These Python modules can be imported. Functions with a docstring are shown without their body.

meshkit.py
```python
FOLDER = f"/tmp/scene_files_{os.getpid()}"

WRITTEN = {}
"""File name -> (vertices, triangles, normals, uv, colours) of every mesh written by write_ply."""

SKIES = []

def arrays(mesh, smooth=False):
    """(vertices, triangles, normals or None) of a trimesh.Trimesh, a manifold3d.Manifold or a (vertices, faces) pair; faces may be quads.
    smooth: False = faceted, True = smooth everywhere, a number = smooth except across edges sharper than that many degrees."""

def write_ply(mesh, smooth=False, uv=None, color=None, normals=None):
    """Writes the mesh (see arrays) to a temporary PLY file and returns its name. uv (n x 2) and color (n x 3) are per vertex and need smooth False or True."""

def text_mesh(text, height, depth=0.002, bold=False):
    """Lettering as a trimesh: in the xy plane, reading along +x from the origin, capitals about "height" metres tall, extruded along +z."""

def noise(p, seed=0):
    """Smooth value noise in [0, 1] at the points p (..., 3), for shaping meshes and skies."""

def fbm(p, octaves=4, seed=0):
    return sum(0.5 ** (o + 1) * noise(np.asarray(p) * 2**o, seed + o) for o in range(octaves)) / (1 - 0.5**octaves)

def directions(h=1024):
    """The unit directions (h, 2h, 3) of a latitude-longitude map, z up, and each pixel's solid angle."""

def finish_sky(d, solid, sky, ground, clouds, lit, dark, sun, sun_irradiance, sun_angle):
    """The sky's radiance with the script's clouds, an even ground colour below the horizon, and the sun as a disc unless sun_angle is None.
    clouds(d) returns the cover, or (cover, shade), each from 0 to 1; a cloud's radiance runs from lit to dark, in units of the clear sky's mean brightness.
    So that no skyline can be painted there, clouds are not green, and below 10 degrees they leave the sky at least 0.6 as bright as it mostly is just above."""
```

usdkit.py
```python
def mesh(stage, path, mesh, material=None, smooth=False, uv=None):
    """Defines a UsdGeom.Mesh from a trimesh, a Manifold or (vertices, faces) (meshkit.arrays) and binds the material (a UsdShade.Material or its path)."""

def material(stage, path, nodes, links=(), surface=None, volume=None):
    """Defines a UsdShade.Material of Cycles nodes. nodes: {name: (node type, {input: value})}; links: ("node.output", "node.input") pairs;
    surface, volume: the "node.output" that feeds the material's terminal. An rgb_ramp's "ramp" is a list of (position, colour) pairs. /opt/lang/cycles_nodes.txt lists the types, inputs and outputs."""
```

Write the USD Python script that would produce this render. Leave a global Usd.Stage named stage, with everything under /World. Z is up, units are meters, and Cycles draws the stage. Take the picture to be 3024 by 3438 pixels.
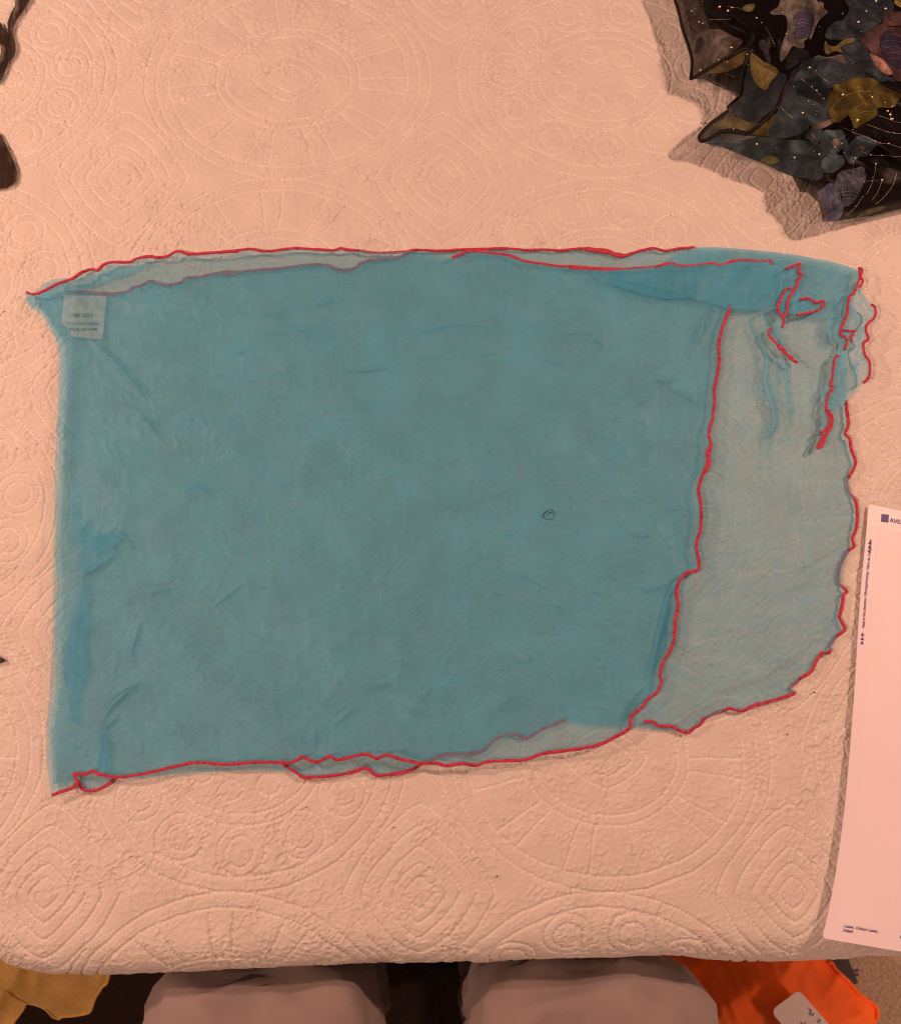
import math, random
import numpy as np, trimesh, manifold3d, usdkit, meshkit
from scipy.spatial import Delaunay, cKDTree
from scipy.ndimage import map_coordinates
import shapely
from shapely.geometry import Polygon, LineString
from pxr import Usd, UsdGeom, UsdLux, UsdShade, Gf, Sdf, Vt

rng = np.random.default_rng(7)
stage = Usd.Stage.CreateInMemory()
UsdGeom.SetStageUpAxis(stage, "Z")
UsdGeom.SetStageMetersPerUnit(stage, 1.0)
UsdGeom.Xform.Define(stage, "/World")
UsdGeom.Scope.Define(stage, "/World/Looks")

# ---------------------------------------------------------------- camera
TILT, DIST, FPX = math.radians(11), 0.643, 3033.0          # a phone held over the bed, leaning 11 degrees forward
CAM = np.array([0, -DIST * math.sin(TILT), DIST * math.cos(TILT)])
FWD = np.array([0, math.sin(TILT), -math.cos(TILT)])
UPV = np.array([0, math.cos(TILT), math.sin(TILT)])
cam = UsdGeom.Camera.Define(stage, "/World/camera")
cam.CreateHorizontalApertureAttr(24.0)
cam.CreateVerticalApertureAttr(24.0 * 1024 / 900)
cam.CreateFocalLengthAttr(24.0 * FPX / 3024)
cam.CreateClippingRangeAttr(Gf.Vec2f(0.02, 50))
cam.CreateFStopAttr(7.5)
cam.CreateFocusDistanceAttr(0.642)
cam.CreateExposureAttr(0.0)
cx = UsdGeom.Xformable(cam)
cx.AddTranslateOp().Set(Gf.Vec3d(*CAM))
cx.AddRotateXOp().Set(math.degrees(TILT))

# ---------------------------------------------------------------- lights: a lamp each side of the bed head, a ceiling bulb, an added low fill for the floor, the room's bounce
def lamp(name, pos, radius, power, color):
    l = UsdLux.SphereLight.Define(stage, "/World/" + name)
    l.CreateRadiusAttr(radius)
    l.CreateNormalizeAttr(True)
    l.CreateIntensityAttr(power)
    l.CreateColorAttr(Gf.Vec3f(*color))
    l.AddTranslateOp().Set(Gf.Vec3d(*pos))
WARM = (1.0, 0.525, 0.372)
lamp("lamp_light", (0.80, 0.33, 0.80), 0.026, 9.8, WARM)
lamp("lamp_light_001", (-0.85, 0.30, 0.64), 0.028, 7.0, WARM)
lamp("floor_fill_light", (0.80, -0.62, -0.02), 0.04, 1.9, WARM)  # added fill with no real source, only brightens the things on the floor
lamp("ceiling_light", (-0.90, -0.45, 1.50), 0.04, 17.0, WARM)
dome = UsdLux.DomeLight.Define(stage, "/World/room_bounce")
dm = usdkit.material(stage, "/World/Looks/room_bounce", {"b": ("background_shader", {"color": (1.0, 0.56, 0.40), "strength": 0.15})}, surface="b.background")
UsdShade.MaterialBindingAPI.Apply(dome.GetPrim()).Bind(dm)


# ---------------------------------------------------------------- helpers
def at(u, v, z=0.0):
    """The point at height z seen at (u, v) of the 3024 x 3438 photograph."""
    u, v, z = np.broadcast_arrays(np.asarray(u, float), np.asarray(v, float), np.asarray(z, float))
    r = FWD * FPX + np.stack([u - 1512, 0 * u, 0 * u], -1) + UPV * (1719 - v)[..., None]
    return CAM + r * ((z - CAM[2]) / r[..., 2])[..., None]


def crop(box, pts):
    ox, oy, s = box
    return [(ox + x * s, oy + y * s) for x, y in pts]


CA, CB, CC = (1900, 780, 0.6251), (60, 800, 0.4116), (700, 780, 0.7786)
CD, CE, CF, CG = (100, 1300, 0.6849), (1500, 1500, 0.5562), (2100, 1600, 0.4783), (800, 2300, 0.8899)
C4, CT, CR, CW = (0, 2400, 0.6674), (2500, 860, 0.3228), (2150, 0, 0.4861), (2260, 380, 0.4249)

_used = {}


def numbered(path):
    n = _used.get(path, -1) + 1
    _used[path] = n
    return path if n == 0 else f"{path}_{n:03d}"


def tag(prim, label=None, cat=None, group=None, kind=None):
    for k, v in (("label", label), ("category", cat), ("group", group), ("kind", kind)):
        if v:
            prim.SetCustomDataByKey(k, v)
    return prim


def thing(name, label, cat, group=None, loc=(0, 0, 0)):
    x = UsdGeom.Xform.Define(stage, numbered("/World/" + name))
    x.AddTranslateOp().Set(Gf.Vec3d(*map(float, loc)))
    tag(x.GetPrim(), label, cat, group)
    return x.GetPrim()


def origin(parent):
    o = np.zeros(3)
    while parent and parent.GetPath() != Sdf.Path("/World"):
        a = parent.GetAttribute("xformOp:translate")
        if a and a.HasAuthoredValue():
            o += np.array(a.Get())
        parent = parent.GetParent()
    return o


def obj(name, mesh, mat, parent=None, smooth=True, **tags):
    v, f, _ = meshkit.arrays(mesh, False)
    base = str(parent.GetPath()) if parent else "/World"
    m = usdkit.mesh(stage, numbered(base + "/" + name), (v - origin(parent), f), mat, smooth=smooth)
    m.CreateDoubleSidedAttr(True)
    return tag(m.GetPrim(), **tags)


def spline(pts, step, closed=False):
    """Catmull-Rom through the points (any dimension), resampled every `step`."""
    p = np.asarray(pts, float)
    p = np.vstack([p[-1], p, p[0], p[1]]) if closed else np.vstack([2 * p[0] - p[1], p, 2 * p[-1] - p[-2]])
    out = []
    t = np.linspace(0, 1, 12, endpoint=False)[:, None]
    for a, b, c, d in zip(p[:-3], p[1:-2], p[2:-1], p[3:]):
        out.append(0.5 * (2 * b + (c - a) * t + (2 * a - 5 * b + 4 * c - d) * t**2 + (3 * b - a - 3 * c + d) * t**3))
    q = np.vstack(out + [p[-2][None]])
    s = np.r_[0, np.cumsum(np.linalg.norm(np.diff(q, axis=0), axis=1))]
    n = max(2, int(s[-1] / step))
    return np.stack([np.interp(np.linspace(0, s[-1], n + 1), s, q[:, k]) for k in range(q.shape[1])], 1)


def tube(path, radius, sides=7, flat=1.0):
    p = np.asarray(path, float)
    r = np.broadcast_to(np.asarray(radius, float), (len(p),))
    t = np.gradient(p, axis=0)
    t /= np.linalg.norm(t, axis=1, keepdims=True) + 1e-12
    up = np.array([0, 0, 1.0])
    a = np.cross(up, t)
    bad = np.linalg.norm(a, axis=1) < 1e-3
    a[bad] = [1, 0, 0]
    a /= np.linalg.norm(a, axis=1, keepdims=True)
    b = np.cross(t, a)
    ang = np.arange(sides) * 2 * math.pi / sides
    ring = p[:, None] + r[:, None, None] * (np.cos(ang)[None, :, None] * a[:, None] + flat * np.sin(ang)[None, :, None] * b[:, None])
    v = ring.reshape(-1, 3)
    i, j = np.meshgrid(np.arange(len(p) - 1), np.arange(sides), indexing="ij")
    k = (j + 1) % sides
    q = np.stack([i * sides + j, i * sides + k, (i + 1) * sides + k, (i + 1) * sides + j], -1).reshape(-1, 4)
    f = np.vstack([q[:, :3], q[:, [0, 2, 3]]])
    n = len(v)
    v = np.vstack([v, p[0], p[-1]])
    jj = np.arange(sides)
    f = np.vstack([f, np.stack([np.full(sides, n), (jj + 1) % sides, jj], 1), np.stack([np.full(sides, n + 1), (len(p) - 1) * sides + jj, (len(p) - 1) * sides + (jj + 1) % sides], 1)])
    return v, f


def sheet_px(outline, spacing, edge=None, interior=None):
    """Triangulates a polygon given in photograph pixels: returns points (n, 2) and triangles."""
    poly = Polygon(outline)
    if not poly.is_valid:
        poly = poly.buffer(0)
        if poly.geom_type != "Polygon":
            poly = max(poly.geoms, key=lambda g: g.area)
    edge = edge or spacing
    ring = np.array(poly.exterior.coords)[:-1]
    q = []
    for a, b in zip(ring, np.roll(ring, -1, 0)):
        n = max(1, int(np.linalg.norm(b - a) / edge))
        q.append(a + (b - a) * (np.arange(n) / n)[:, None])
    q = np.vstack(q)
    x0, y0, x1, y1 = poly.bounds
    gx, gy = np.meshgrid(np.arange(x0, x1, spacing), np.arange(y0, y1, spacing * 0.87))
    gx = gx + (np.arange(gx.shape[0]) % 2)[:, None] * spacing / 2
    inner = poly.buffer(-0.45 * spacing)
    ok = shapely.contains_xy(inner, gx.ravel(), gy.ravel())
    p = np.vstack([q, np.stack([gx.ravel()[ok], gy.ravel()[ok]], 1)])
    f = Delaunay(p).simplices
    c = p[f].mean(1)
    f = f[shapely.contains_xy(poly, c[:, 0], c[:, 1])]
    a, b, c = p[f[:, 0]], p[f[:, 1]], p[f[:, 2]]
    cr = (b[:, 0] - a[:, 0]) * (c[:, 1] - a[:, 1]) - (b[:, 1] - a[:, 1]) * (c[:, 0] - a[:, 0])
    f[cr > 0] = f[cr > 0][:, ::-1]          # pixel y runs down: this winding faces up
    return p, f, poly


def fbm(x, y, scale, octaves=4, seed=0):
    return meshkit.fbm(np.stack([np.asarray(x) / scale, np.asarray(y) / scale, np.full(np.shape(x), 0.37)], -1), octaves, seed) * 2 - 1


def ridge(x, y, sx, sy, seed):
    n = meshkit.noise(np.stack([np.asarray(x) / sx, np.asarray(y) / sy, np.full(np.shape(x), 0.5)], -1), seed)
    return 1 - np.abs(2 * n - 1)


def smoothstep(a, b, x):
    t = np.clip((np.asarray(x, float) - a) / (b - a), 0, 1)
    return t * t * (3 - 2 * t)


# ---------------------------------------------------------------- materials
def mat(name, nodes, links, surface):
    return usdkit.material(stage, "/World/Looks/" + name, nodes, links, surface)


def plain(name, color, rough=0.8, var=0.12, scale=60, bump=0.0, bscale=900, sheen=0.0, spec=0.3):
    c = np.array(color)
    nodes = {"g": ("texture_coordinate", {}), "n": ("noise_texture", {"scale": scale, "detail": 4.0}),
             "r": ("rgb_ramp", {"ramp": [(0.3, tuple(c * (1 - var))), (0.7, tuple(np.minimum(c * (1 + var), 1)))]}),
             "p": ("principled_bsdf", {"roughness": rough, "sheen_weight": sheen, "specular_ior_level": spec})}
    links = [("g.object", "n.vector"), ("n.fac", "r.fac"), ("r.color", "p.base_color")]
    if bump:
        nodes["bn"] = ("noise_texture", {"scale": bscale, "detail": 3.0})
        nodes["b"] = ("bump", {"strength": 1.0, "distance": bump})
        links += [("g.object", "bn.vector"), ("bn.fac", "b.height"), ("b.normal", "p.normal")]
    return mat(name, nodes, links, "p.BSDF")


def sheer(name, color, alpha, weave=1 / 0.0011, wamp=0.10, gloss=0.05, rough=0.35, trans=0.35, blotch=0.06, tint=(1, 1, 1), bump=0.00012, wrinkle=0.0, slub=0.0):
    """Thin see-through cloth: threads that reflect and pass light, with gaps between them."""
    c = np.array(color)
    nodes = {
        "g": ("texture_coordinate", {}),
        "n": ("noise_texture", {"scale": 28.0, "detail": 6.0, "roughness": 0.62}),
        "r": ("rgb_ramp", {"ramp": [(0.3, tuple(c * 0.86)), (0.7, tuple(np.minimum(c * 1.12, 1)))]}),
        "w": ("wave_texture", {"wave_type": "bands", "bands_direction": "x", "scale": weave / 20 * 2 * math.pi / 2 / math.pi, "distortion": 0.8, "detail": 1.0, "detail_scale": 2.0}),
        "wa": ("map_range", {"from_min": 0.0, "from_max": 1.0, "to_min": alpha - wamp, "to_max": alpha + wamp}),
        "nb": ("noise_texture", {"scale": 55.0, "detail": 5.0, "roughness": 0.65, "distortion": 0.6}),
        "na": ("map_range", {"from_min": 0.25, "from_max": 0.75, "to_min": -blotch, "to_max": blotch}),
        "ad": ("math", {"math_type": "add", "use_clamp": True}),
        "s1": ("mapping", {"scale": (420.0, 55.0, 200.0)}), "sn1": ("noise_texture", {"scale": 1.0, "detail": 3.0, "roughness": 0.6}),
        "s2": ("mapping", {"scale": (48.0, 330.0, 200.0)}), "sn2": ("noise_texture", {"scale": 1.0, "detail": 3.0, "roughness": 0.6, "distortion": 0.5}),
        "sa": ("math", {"math_type": "add"}), "sm": ("map_range", {"from_min": 0.6, "from_max": 1.4, "to_min": -2 * slub, "to_max": 2 * slub}), "ad2": ("math", {"math_type": "add"}),
        "fn": ("noise_texture", {"scale": 2200.0, "detail": 2.0}),
        "b": ("bump", {"strength": 1.0, "distance": bump}),
        "wn": ("noise_texture", {"scale": 70.0, "detail": 5.0, "roughness": 0.6, "distortion": 1.2, "type": "ridged_multifractal"}), "b0": ("bump", {"strength": 1.0 if wrinkle else 0.0, "distance": max(wrinkle, 1e-5)}),
        "d": ("diffuse_bsdf", {}), "tl": ("translucent_bsdf", {}), "gl": ("glossy_bsdf", {"color": (1, 1, 1), "roughness": rough}),
        "m1": ("mix_closure", {"fac": trans}), "m2": ("mix_closure", {"fac": gloss}),
        "tp": ("transparent_bsdf", {"color": tint}), "m3": ("mix_closure", {}),
    }
    links = [("g.object", "n.vector"), ("n.fac", "r.fac"), ("r.color", "d.color"), ("r.color", "tl.color"), ("g.object", "w.vector"),
             ("w.fac", "wa.value"), ("g.object", "nb.vector"), ("nb.fac", "na.value"), ("wa.result", "ad.value1"), ("na.result", "ad2.value1"), ("g.object", "s1.vector"), ("s1.vector", "sn1.vector"), ("g.object", "s2.vector"), ("s2.vector", "sn2.vector"), ("sn1.fac", "sa.value1"), ("sn2.fac", "sa.value2"), ("sa.value", "sm.value"), ("sm.result", "ad2.value2"), ("ad2.value", "ad.value2"),
             ("g.object", "fn.vector"), ("fn.fac", "b.height"), ("g.object", "wn.vector"), ("wn.fac", "b0.height"), ("b0.normal", "b.normal"), ("b.normal", "d.normal"), ("b.normal", "tl.normal"), ("b.normal", "gl.normal"),
             ("d.BSDF", "m1.closure1"), ("tl.BSDF", "m1.closure2"), ("m1.closure", "m2.closure1"), ("gl.BSDF", "m2.closure2"),
             ("tp.BSDF", "m3.closure1"), ("m2.closure", "m3.closure2"), ("ad.value", "m3.fac")]
    return mat(name, nodes, links, "m3.closure")


M = {}
M["quilt"] = mat("quilt_cotton", {
    "g": ("texture_coordinate", {}),
    "n": ("noise_texture", {"scale": 40.0, "detail": 5.0}), "r": ("rgb_ramp", {"ramp": [(0.3, (0.63, 0.60, 0.55)), (0.7, (0.69, 0.66, 0.605))]}),
    "sp": ("voronoi_texture", {"scale": 230.0, "feature": "f1"}), "sr": ("rgb_ramp", {"ramp": [(0.0, (0.45, 0.38, 0.3)), (0.05, (0.62, 0.56, 0.47)), (0.09, (1, 1, 1)), (1.0, (1, 1, 1))]}),
    "mx": ("mix", {"mix_type": "multiply", "fac": 0.55}), "sa": ("attribute", {"attribute": "stitch"}), "sx": ("mix", {"color2": (0.86, 0.84, 0.79)}),
    "m1": ("mapping", {"scale": (500.0, 1700.0, 500.0)}), "n1": ("noise_texture", {"scale": 1.0, "detail": 2.0}),
    "m2": ("mapping", {"scale": (1700.0, 500.0, 500.0)}), "n2": ("noise_texture", {"scale": 1.0, "detail": 2.0}),
    "ad": ("math", {"math_type": "add"}), "b": ("bump", {"strength": 0.9, "distance": 0.00028}),
    "p": ("principled_bsdf", {"roughness": 0.9, "sheen_weight": 0.12, "specular_ior_level": 0.2})},
    [("g.object", "n.vector"), ("n.fac", "r.fac"), ("g.object", "sp.vector"), ("sp.distance", "sr.fac"), ("r.color", "mx.color1"), ("sr.color", "mx.color2"), ("mx.color", "sx.color1"), ("sa.fac", "sx.fac"), ("sx.color", "p.base_color"),
     ("g.object", "m1.vector"), ("m1.vector", "n1.vector"), ("g.object", "m2.vector"), ("m2.vector", "n2.vector"), ("n1.fac", "ad.value1"), ("n2.fac", "ad.value2"), ("ad.value", "b.height"), ("b.normal", "p.normal")], "p.BSDF")
TEAL = (0.09, 0.465, 0.70)
M["teal"] = sheer("teal_mesh", TEAL, 0.40, wamp=0.012, gloss=0.028, rough=0.42, blotch=0.012, wrinkle=0.0010, trans=0.10, slub=0.06, tint=(0.88, 1.0, 1.0))
M["hem"] = plain("red_overlock_thread", (0.50, 0.034, 0.085), 0.75, 0.42, 500, 0.0008, 1300, sheen=0.3)
M["tag"] = sheer("satin_tag", (0.62, 0.64, 0.62), 0.85, gloss=0.10, rough=0.28, trans=0.1, blotch=0.05, wamp=0.04)
M["ink"] = plain("grey_ink", (0.12, 0.14, 0.14))
M["thread"] = plain("dark_thread", (0.02, 0.035, 0.03))
M["lint"] = plain("lint_brown", (0.05, 0.025, 0.015))
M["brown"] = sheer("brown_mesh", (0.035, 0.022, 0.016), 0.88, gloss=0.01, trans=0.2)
M["black"] = sheer("black_chiffon", (0.006, 0.004, 0.004), 0.80, wamp=0.02, gloss=0.012, rough=0.4, trans=0.3, blotch=0.05)
M["piping"] = plain("black_piping", (0.004, 0.003, 0.003), 0.6)
M["paper"] = plain("label_paper", (0.86, 0.80, 0.85), 0.55, 0.015, 30, spec=0.4)
M["liner"] = plain("sheet_liner", (0.86, 0.80, 0.85), 0.35, 0.015, 30, spec=0.5)
M["blue_ink"] = plain("blue_ink", (0.11, 0.10, 0.26), 0.6)
M["trousers"] = plain("taupe_fleece", (0.285, 0.235, 0.225), 0.95, 0.14, 18, 0.0004, 1500, sheen=0.25)
M["orange"] = plain("orange_cloth", (0.93, 0.16, 0.02), 0.85, 0.10, 40, 0.0005, 900, sheen=0.1)
M["card"] = plain("white_card", (0.8, 0.76, 0.76), 0.6, 0.02)
M["yellow"] = sheer("ochre_cloth", (0.86, 0.60, 0.20), 0.93, gloss=0.02, trans=0.25, wamp=0.03, blotch=0.03)
M["carpet"] = mat("carpet_pile", {"g": ("texture_coordinate", {}), "v": ("voronoi_texture", {"scale": 190.0, "feature": "f1"}), "n": ("noise_texture", {"scale": 260.0, "detail": 3.0}),
    "r": ("rgb_ramp", {"ramp": [(0.25, (0.34, 0.27, 0.19)), (0.7, (0.62, 0.53, 0.40))]}), "b": ("bump", {"strength": 1.0, "distance": 0.004}), "p": ("principled_bsdf", {"roughness": 0.95})},
    [("g.object", "v.vector"), ("g.object", "n.vector"), ("n.fac", "r.fac"), ("r.color", "p.base_color"), ("n.fac", "b.height"), ("b.normal", "p.normal")], "p.BSDF")
M["shade_sheet"] = plain("shade_brown", (0.022, 0.012, 0.008), 0.95, 0.3, 200, 0.002, 300)  # near-black colour stands in for shade on the floor
M["dark_plastic"] = plain("dark_plastic", (0.012, 0.012, 0.014), 0.5)
M["purple"] = plain("purple_plastic", (0.10, 0.045, 0.22), 0.4)
M["shoe"] = plain("dark_shoe", (0.03, 0.025, 0.025), 0.6)
M["sparkle"] = mat("gold_sparkle", {"p": ("principled_bsdf", {"base_color": (1.0, 0.93, 0.72), "metallic": 1.0, "roughness": 0.5})}, [], "p.BSDF")

# ---------------------------------------------------------------- the quilted bedspread
PX, PY, OX, OY = 0.2462, 0.1724, -0.2668, -0.2557           # the quilting motif's period and one of its diamonds
EA, EB = 0.1035, 0.0862                                    # the big oval's half axes


def motif_xy(i, j):
    return OX + i * PX + j * 0.00447, OY + j * PY


curves = []


def oval(x, y, a, b, p=2.0, n=None, a0=0.0, a1=2 * math.pi):
    n = n or int(max(a, b) * (a1 - a0) / 0.0011) + 8
    th = np.linspace(a0, a1, n)
    c, s = np.cos(th), np.sin(th)
    q = np.stack([x + a * np.sign(c) * np.abs(c) ** (2 / p), y + b * np.sign(s) * np.abs(s) ** (2 / p)], 1)
    curves.append(spline(q, 0.0011))


for j in range(-3, 5):
    for i in range(-3, 5):
        x, y = motif_xy(i, j)
        for a, b in ((0.0095, 0.0100), (0.0175, 0.0185), (0.0265, 0.0285), (0.038, 0.042), (0.050, 0.056)):
            oval(x, y, a, b, 1.28)
        x, y = motif_xy(i + 0.5, j + 0.5)
        oval(x, y, EA, EB)
        oval(x, y, EA + 0.009, EB + 0.0005, 2.0, None, -0.62, 0.62)
        oval(x, y, EA + 0.009, EB + 0.0005, 2.0, None, math.pi - 0.62, math.pi + 0.62)
        oval(x, y, EA - 0.0095, EB - 0.0095)
        oval(x, y, 0.056, 0.044)
        oval(x, y, 0.049, 0.037)
        if (i + (3 if j == 2 else j)) % 2 == 0:       # a ring of circles
            for k in range(11):
                th = 2 * math.pi * (k + 0.3) / 11
                px, py = x + 0.075 * math.cos(th), y + 0.0605 * math.sin(th)
                oval(px, py, 0.0092, 0.0090)
                oval(px, py, 0.0158, 0.0152)
            for k in range(7):
                th = 2 * math.pi * k / 7
                oval(x + 0.030 * math.cos(th), y + 0.022 * math.sin(th), 0.008, 0.007)
        else:                                               # a fan of spokes
            for k in range(22):
                th = 2 * math.pi * k / 22 + 0.10 * (k % 2)
                c, s = math.cos(th), math.sin(th)
                curves.append(np.linspace((x + 0.057 * c, y + 0.045 * s), (x + (EA - 0.010) * c, y + (EB - 0.010) * s), 34))
            oval(x, y, 0.028, 0.020, 1.3)
            oval(x, y, 0.018, 0.012, 1.3)
stitch_pts = np.vstack(curves)
stitch_s = np.concatenate([np.arange(len(c)) * 0.0011 for c in curves])
wob = np.stack([fbm(stitch_pts[:, 0], stitch_pts[:, 1], 0.02, 2, 5), fbm(stitch_pts[:, 0], stitch_pts[:, 1], 0.02, 2, 9)], 1)
wob2 = np.stack([fbm(stitch_pts[:, 0], stitch_pts[:, 1], 0.0045, 2, 15), fbm(stitch_pts[:, 0], stitch_pts[:, 1], 0.0045, 2, 19)], 1)
stitch_pts = stitch_pts + 0.0016 * wob + 0.0005 * wob2
stitch_tree = cKDTree(stitch_pts)

EDGE_PX = [(0, 3210), (60, 3245), (150, 3268), (250, 3274), (360, 3275), (550, 3266), (700, 3260), (1000, 3246), (1300, 3238), (1600, 3235), (1900, 3222), (2100, 3215), (2250, 3212), (2400, 3225), (2500, 3231), (2600, 3230), (2740, 3226), (2830, 3222), (2900, 3212), (3024, 3207)]
_e = at(*np.array(EDGE_PX).T, -0.026)
ROLL = 0.03


def edge_y(x):
    return np.interp(x, np.r_[-1, -0.36, _e[:, 0], 0.36, 1], np.r_[-0.295, -0.292, _e[:, 1], -0.299, -0.299])


def grow(a, b, fine, far, n):
    core = np.arange(a, b, fine)
    t = np.linspace(0, 1, n + 1)[1:] ** 2
    return core, t


core, t = grow(-0.350, 0.350, 0.00070, 0, 70)
xs = np.r_[(core[0] - 0.75 * t)[::-1], core, core[-1] + 0.75 * t]
core, t = grow(-0.060, 0.700, 0.00078, 0, 60)
ss = np.r_[(core[0] - 0.46 * t)[::-1], core, core[-1] + 0.5 * t]
XX, SS = np.meshgrid(xs, ss)
EY = edge_y(XX) + 0.0
YP = EY + ROLL + SS                                        # where the point would lie if the spread were flat
inview = (np.abs(XX) < 0.36) & (SS > -0.075) & (YP < 0.45)
d = np.full(XX.shape, 0.01)
k = np.zeros(XX.shape, int)
dd, kk = stitch_tree.query(np.stack([XX[inview], YP[inview]], 1), workers=-1)
d[inview], k[inview] = dd, kk
along = stitch_s[k]
dimple = 0.5 + 0.5 * np.cos(along * 2 * math.pi / 0.0028)
deep = 1.0 + 0.9 * smoothstep(-0.20, -0.27, YP)             # the quilting stands out more near the foot edge
bead = 0.5 - 0.5 * np.cos(along * 2 * math.pi / 0.0032)
H = -0.00075 * np.exp(-(d / 0.0010) ** 2) * (0.55 + 0.45 * dimple) * deep
H += 0.00034 * np.exp(-(((d - 0.0014) / 0.0009) ** 2)) * (0.45 + 0.55 * bead)
H += 0.00060 * (1 - np.exp(-d / 0.0055)) * deep
near = np.exp(-(d / 0.009) ** 2)
# puckers: the shrunk cloth is drawn into small squarish cells, finer beside the stitching
cand = rng.uniform((-0.37, -0.40), (0.37, 0.47), (60000, 2))
cd, _ = stitch_tree.query(cand, workers=-1)
cand = cand[rng.random(len(cand)) < 0.24 + 0.42 * np.exp(-(cd / 0.007) ** 2)]
cells = cKDTree(cand * np.array([1.0, 1.12]))
wx = XX[inview] + 0.0007 * fbm(XX[inview], YP[inview], 0.006, 2, 21)
wy = YP[inview] + 0.0007 * fbm(XX[inview], YP[inview], 0.006, 2, 22)
f12, _ = cells.query(np.stack([wx, wy * 1.12], 1), k=2, p=np.inf, workers=-1)
edge12 = f12[:, 1] - f12[:, 0]
wide = 0.00112 + 0.0005 * fbm(wx, wy, 0.02, 2, 45)
cr = np.exp(-(edge12 / wide) ** 2) * np.clip(0.65 + 1.1 * fbm(wx, wy, 0.011, 2, 46), 0.08, 1.2)
cr *= np.clip(0.9 + 0.7 * fbm(wx, wy, 0.06, 2, 41), 0.35, 1.3) * (0.75 + 0.35 * np.exp(-(dd / 0.009) ** 2))
H[inview] += 0.00112 * cr
H += 0.00015 * fbm(XX, YP, 0.0035, 2, 12)
H = np.minimum(H - 0.0014, 0.0004)
H += 0.0022 * fbm(XX, YP, 0.14, 2, 31)                      # the mattress is not quite flat
H[~inview] = -0.0005
th = np.clip(-SS / ROLL, 0, math.pi / 2)
drop = np.maximum(-SS - ROLL * math.pi / 2, 0)
flat = SS >= 0
Y = np.where(flat, YP, EY + ROLL - ROLL * np.sin(th)) + 0.10 * drop
Z = np.where(flat, 0, -ROLL + ROLL * np.cos(th)) - drop
NY, NZ = -np.sin(th), np.cos(th)
QV = np.stack([XX, Y + H * NY, Z + H * NZ], -1).reshape(-1, 3)
r, c = XX.shape
i, j = np.meshgrid(np.arange(r - 1), np.arange(c - 1), indexing="ij")
q = i * c + j
QF = np.stack([q, q + 1, q + c + 1, q + c], -1).reshape(-1, 4)
qp = obj("quilt", (QV, QF), M["quilt"], label="cream quilted cotton bedspread stitched with ovals, circles and diamonds", cat="bedspread")
stitch = np.exp(-(d / 0.0007) ** 2) * smoothstep(0.25, 0.6, bead) * inview * 0.7
UsdGeom.PrimvarsAPI(qp).CreatePrimvar("stitch", Sdf.ValueTypeNames.FloatArray, "vertex").Set(Vt.FloatArray.FromNumpy(stitch.ravel().astype(np.float32)))


def bed(x, y):
    """Large-scale height of the bedspread (the relief's envelope) under cloth that lies on it."""
    return 0.0022 * fbm(x, y, 0.14, 2, 31) + 0.0007


# ---------------------------------------------------------------- floor
def flat_poly(pts, z, h=0.004):
    m = trimesh.creation.extrude_polygon(Polygon(pts), h, engine="earcut")
    m.apply_translation((0, 0, z))
    return m


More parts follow.
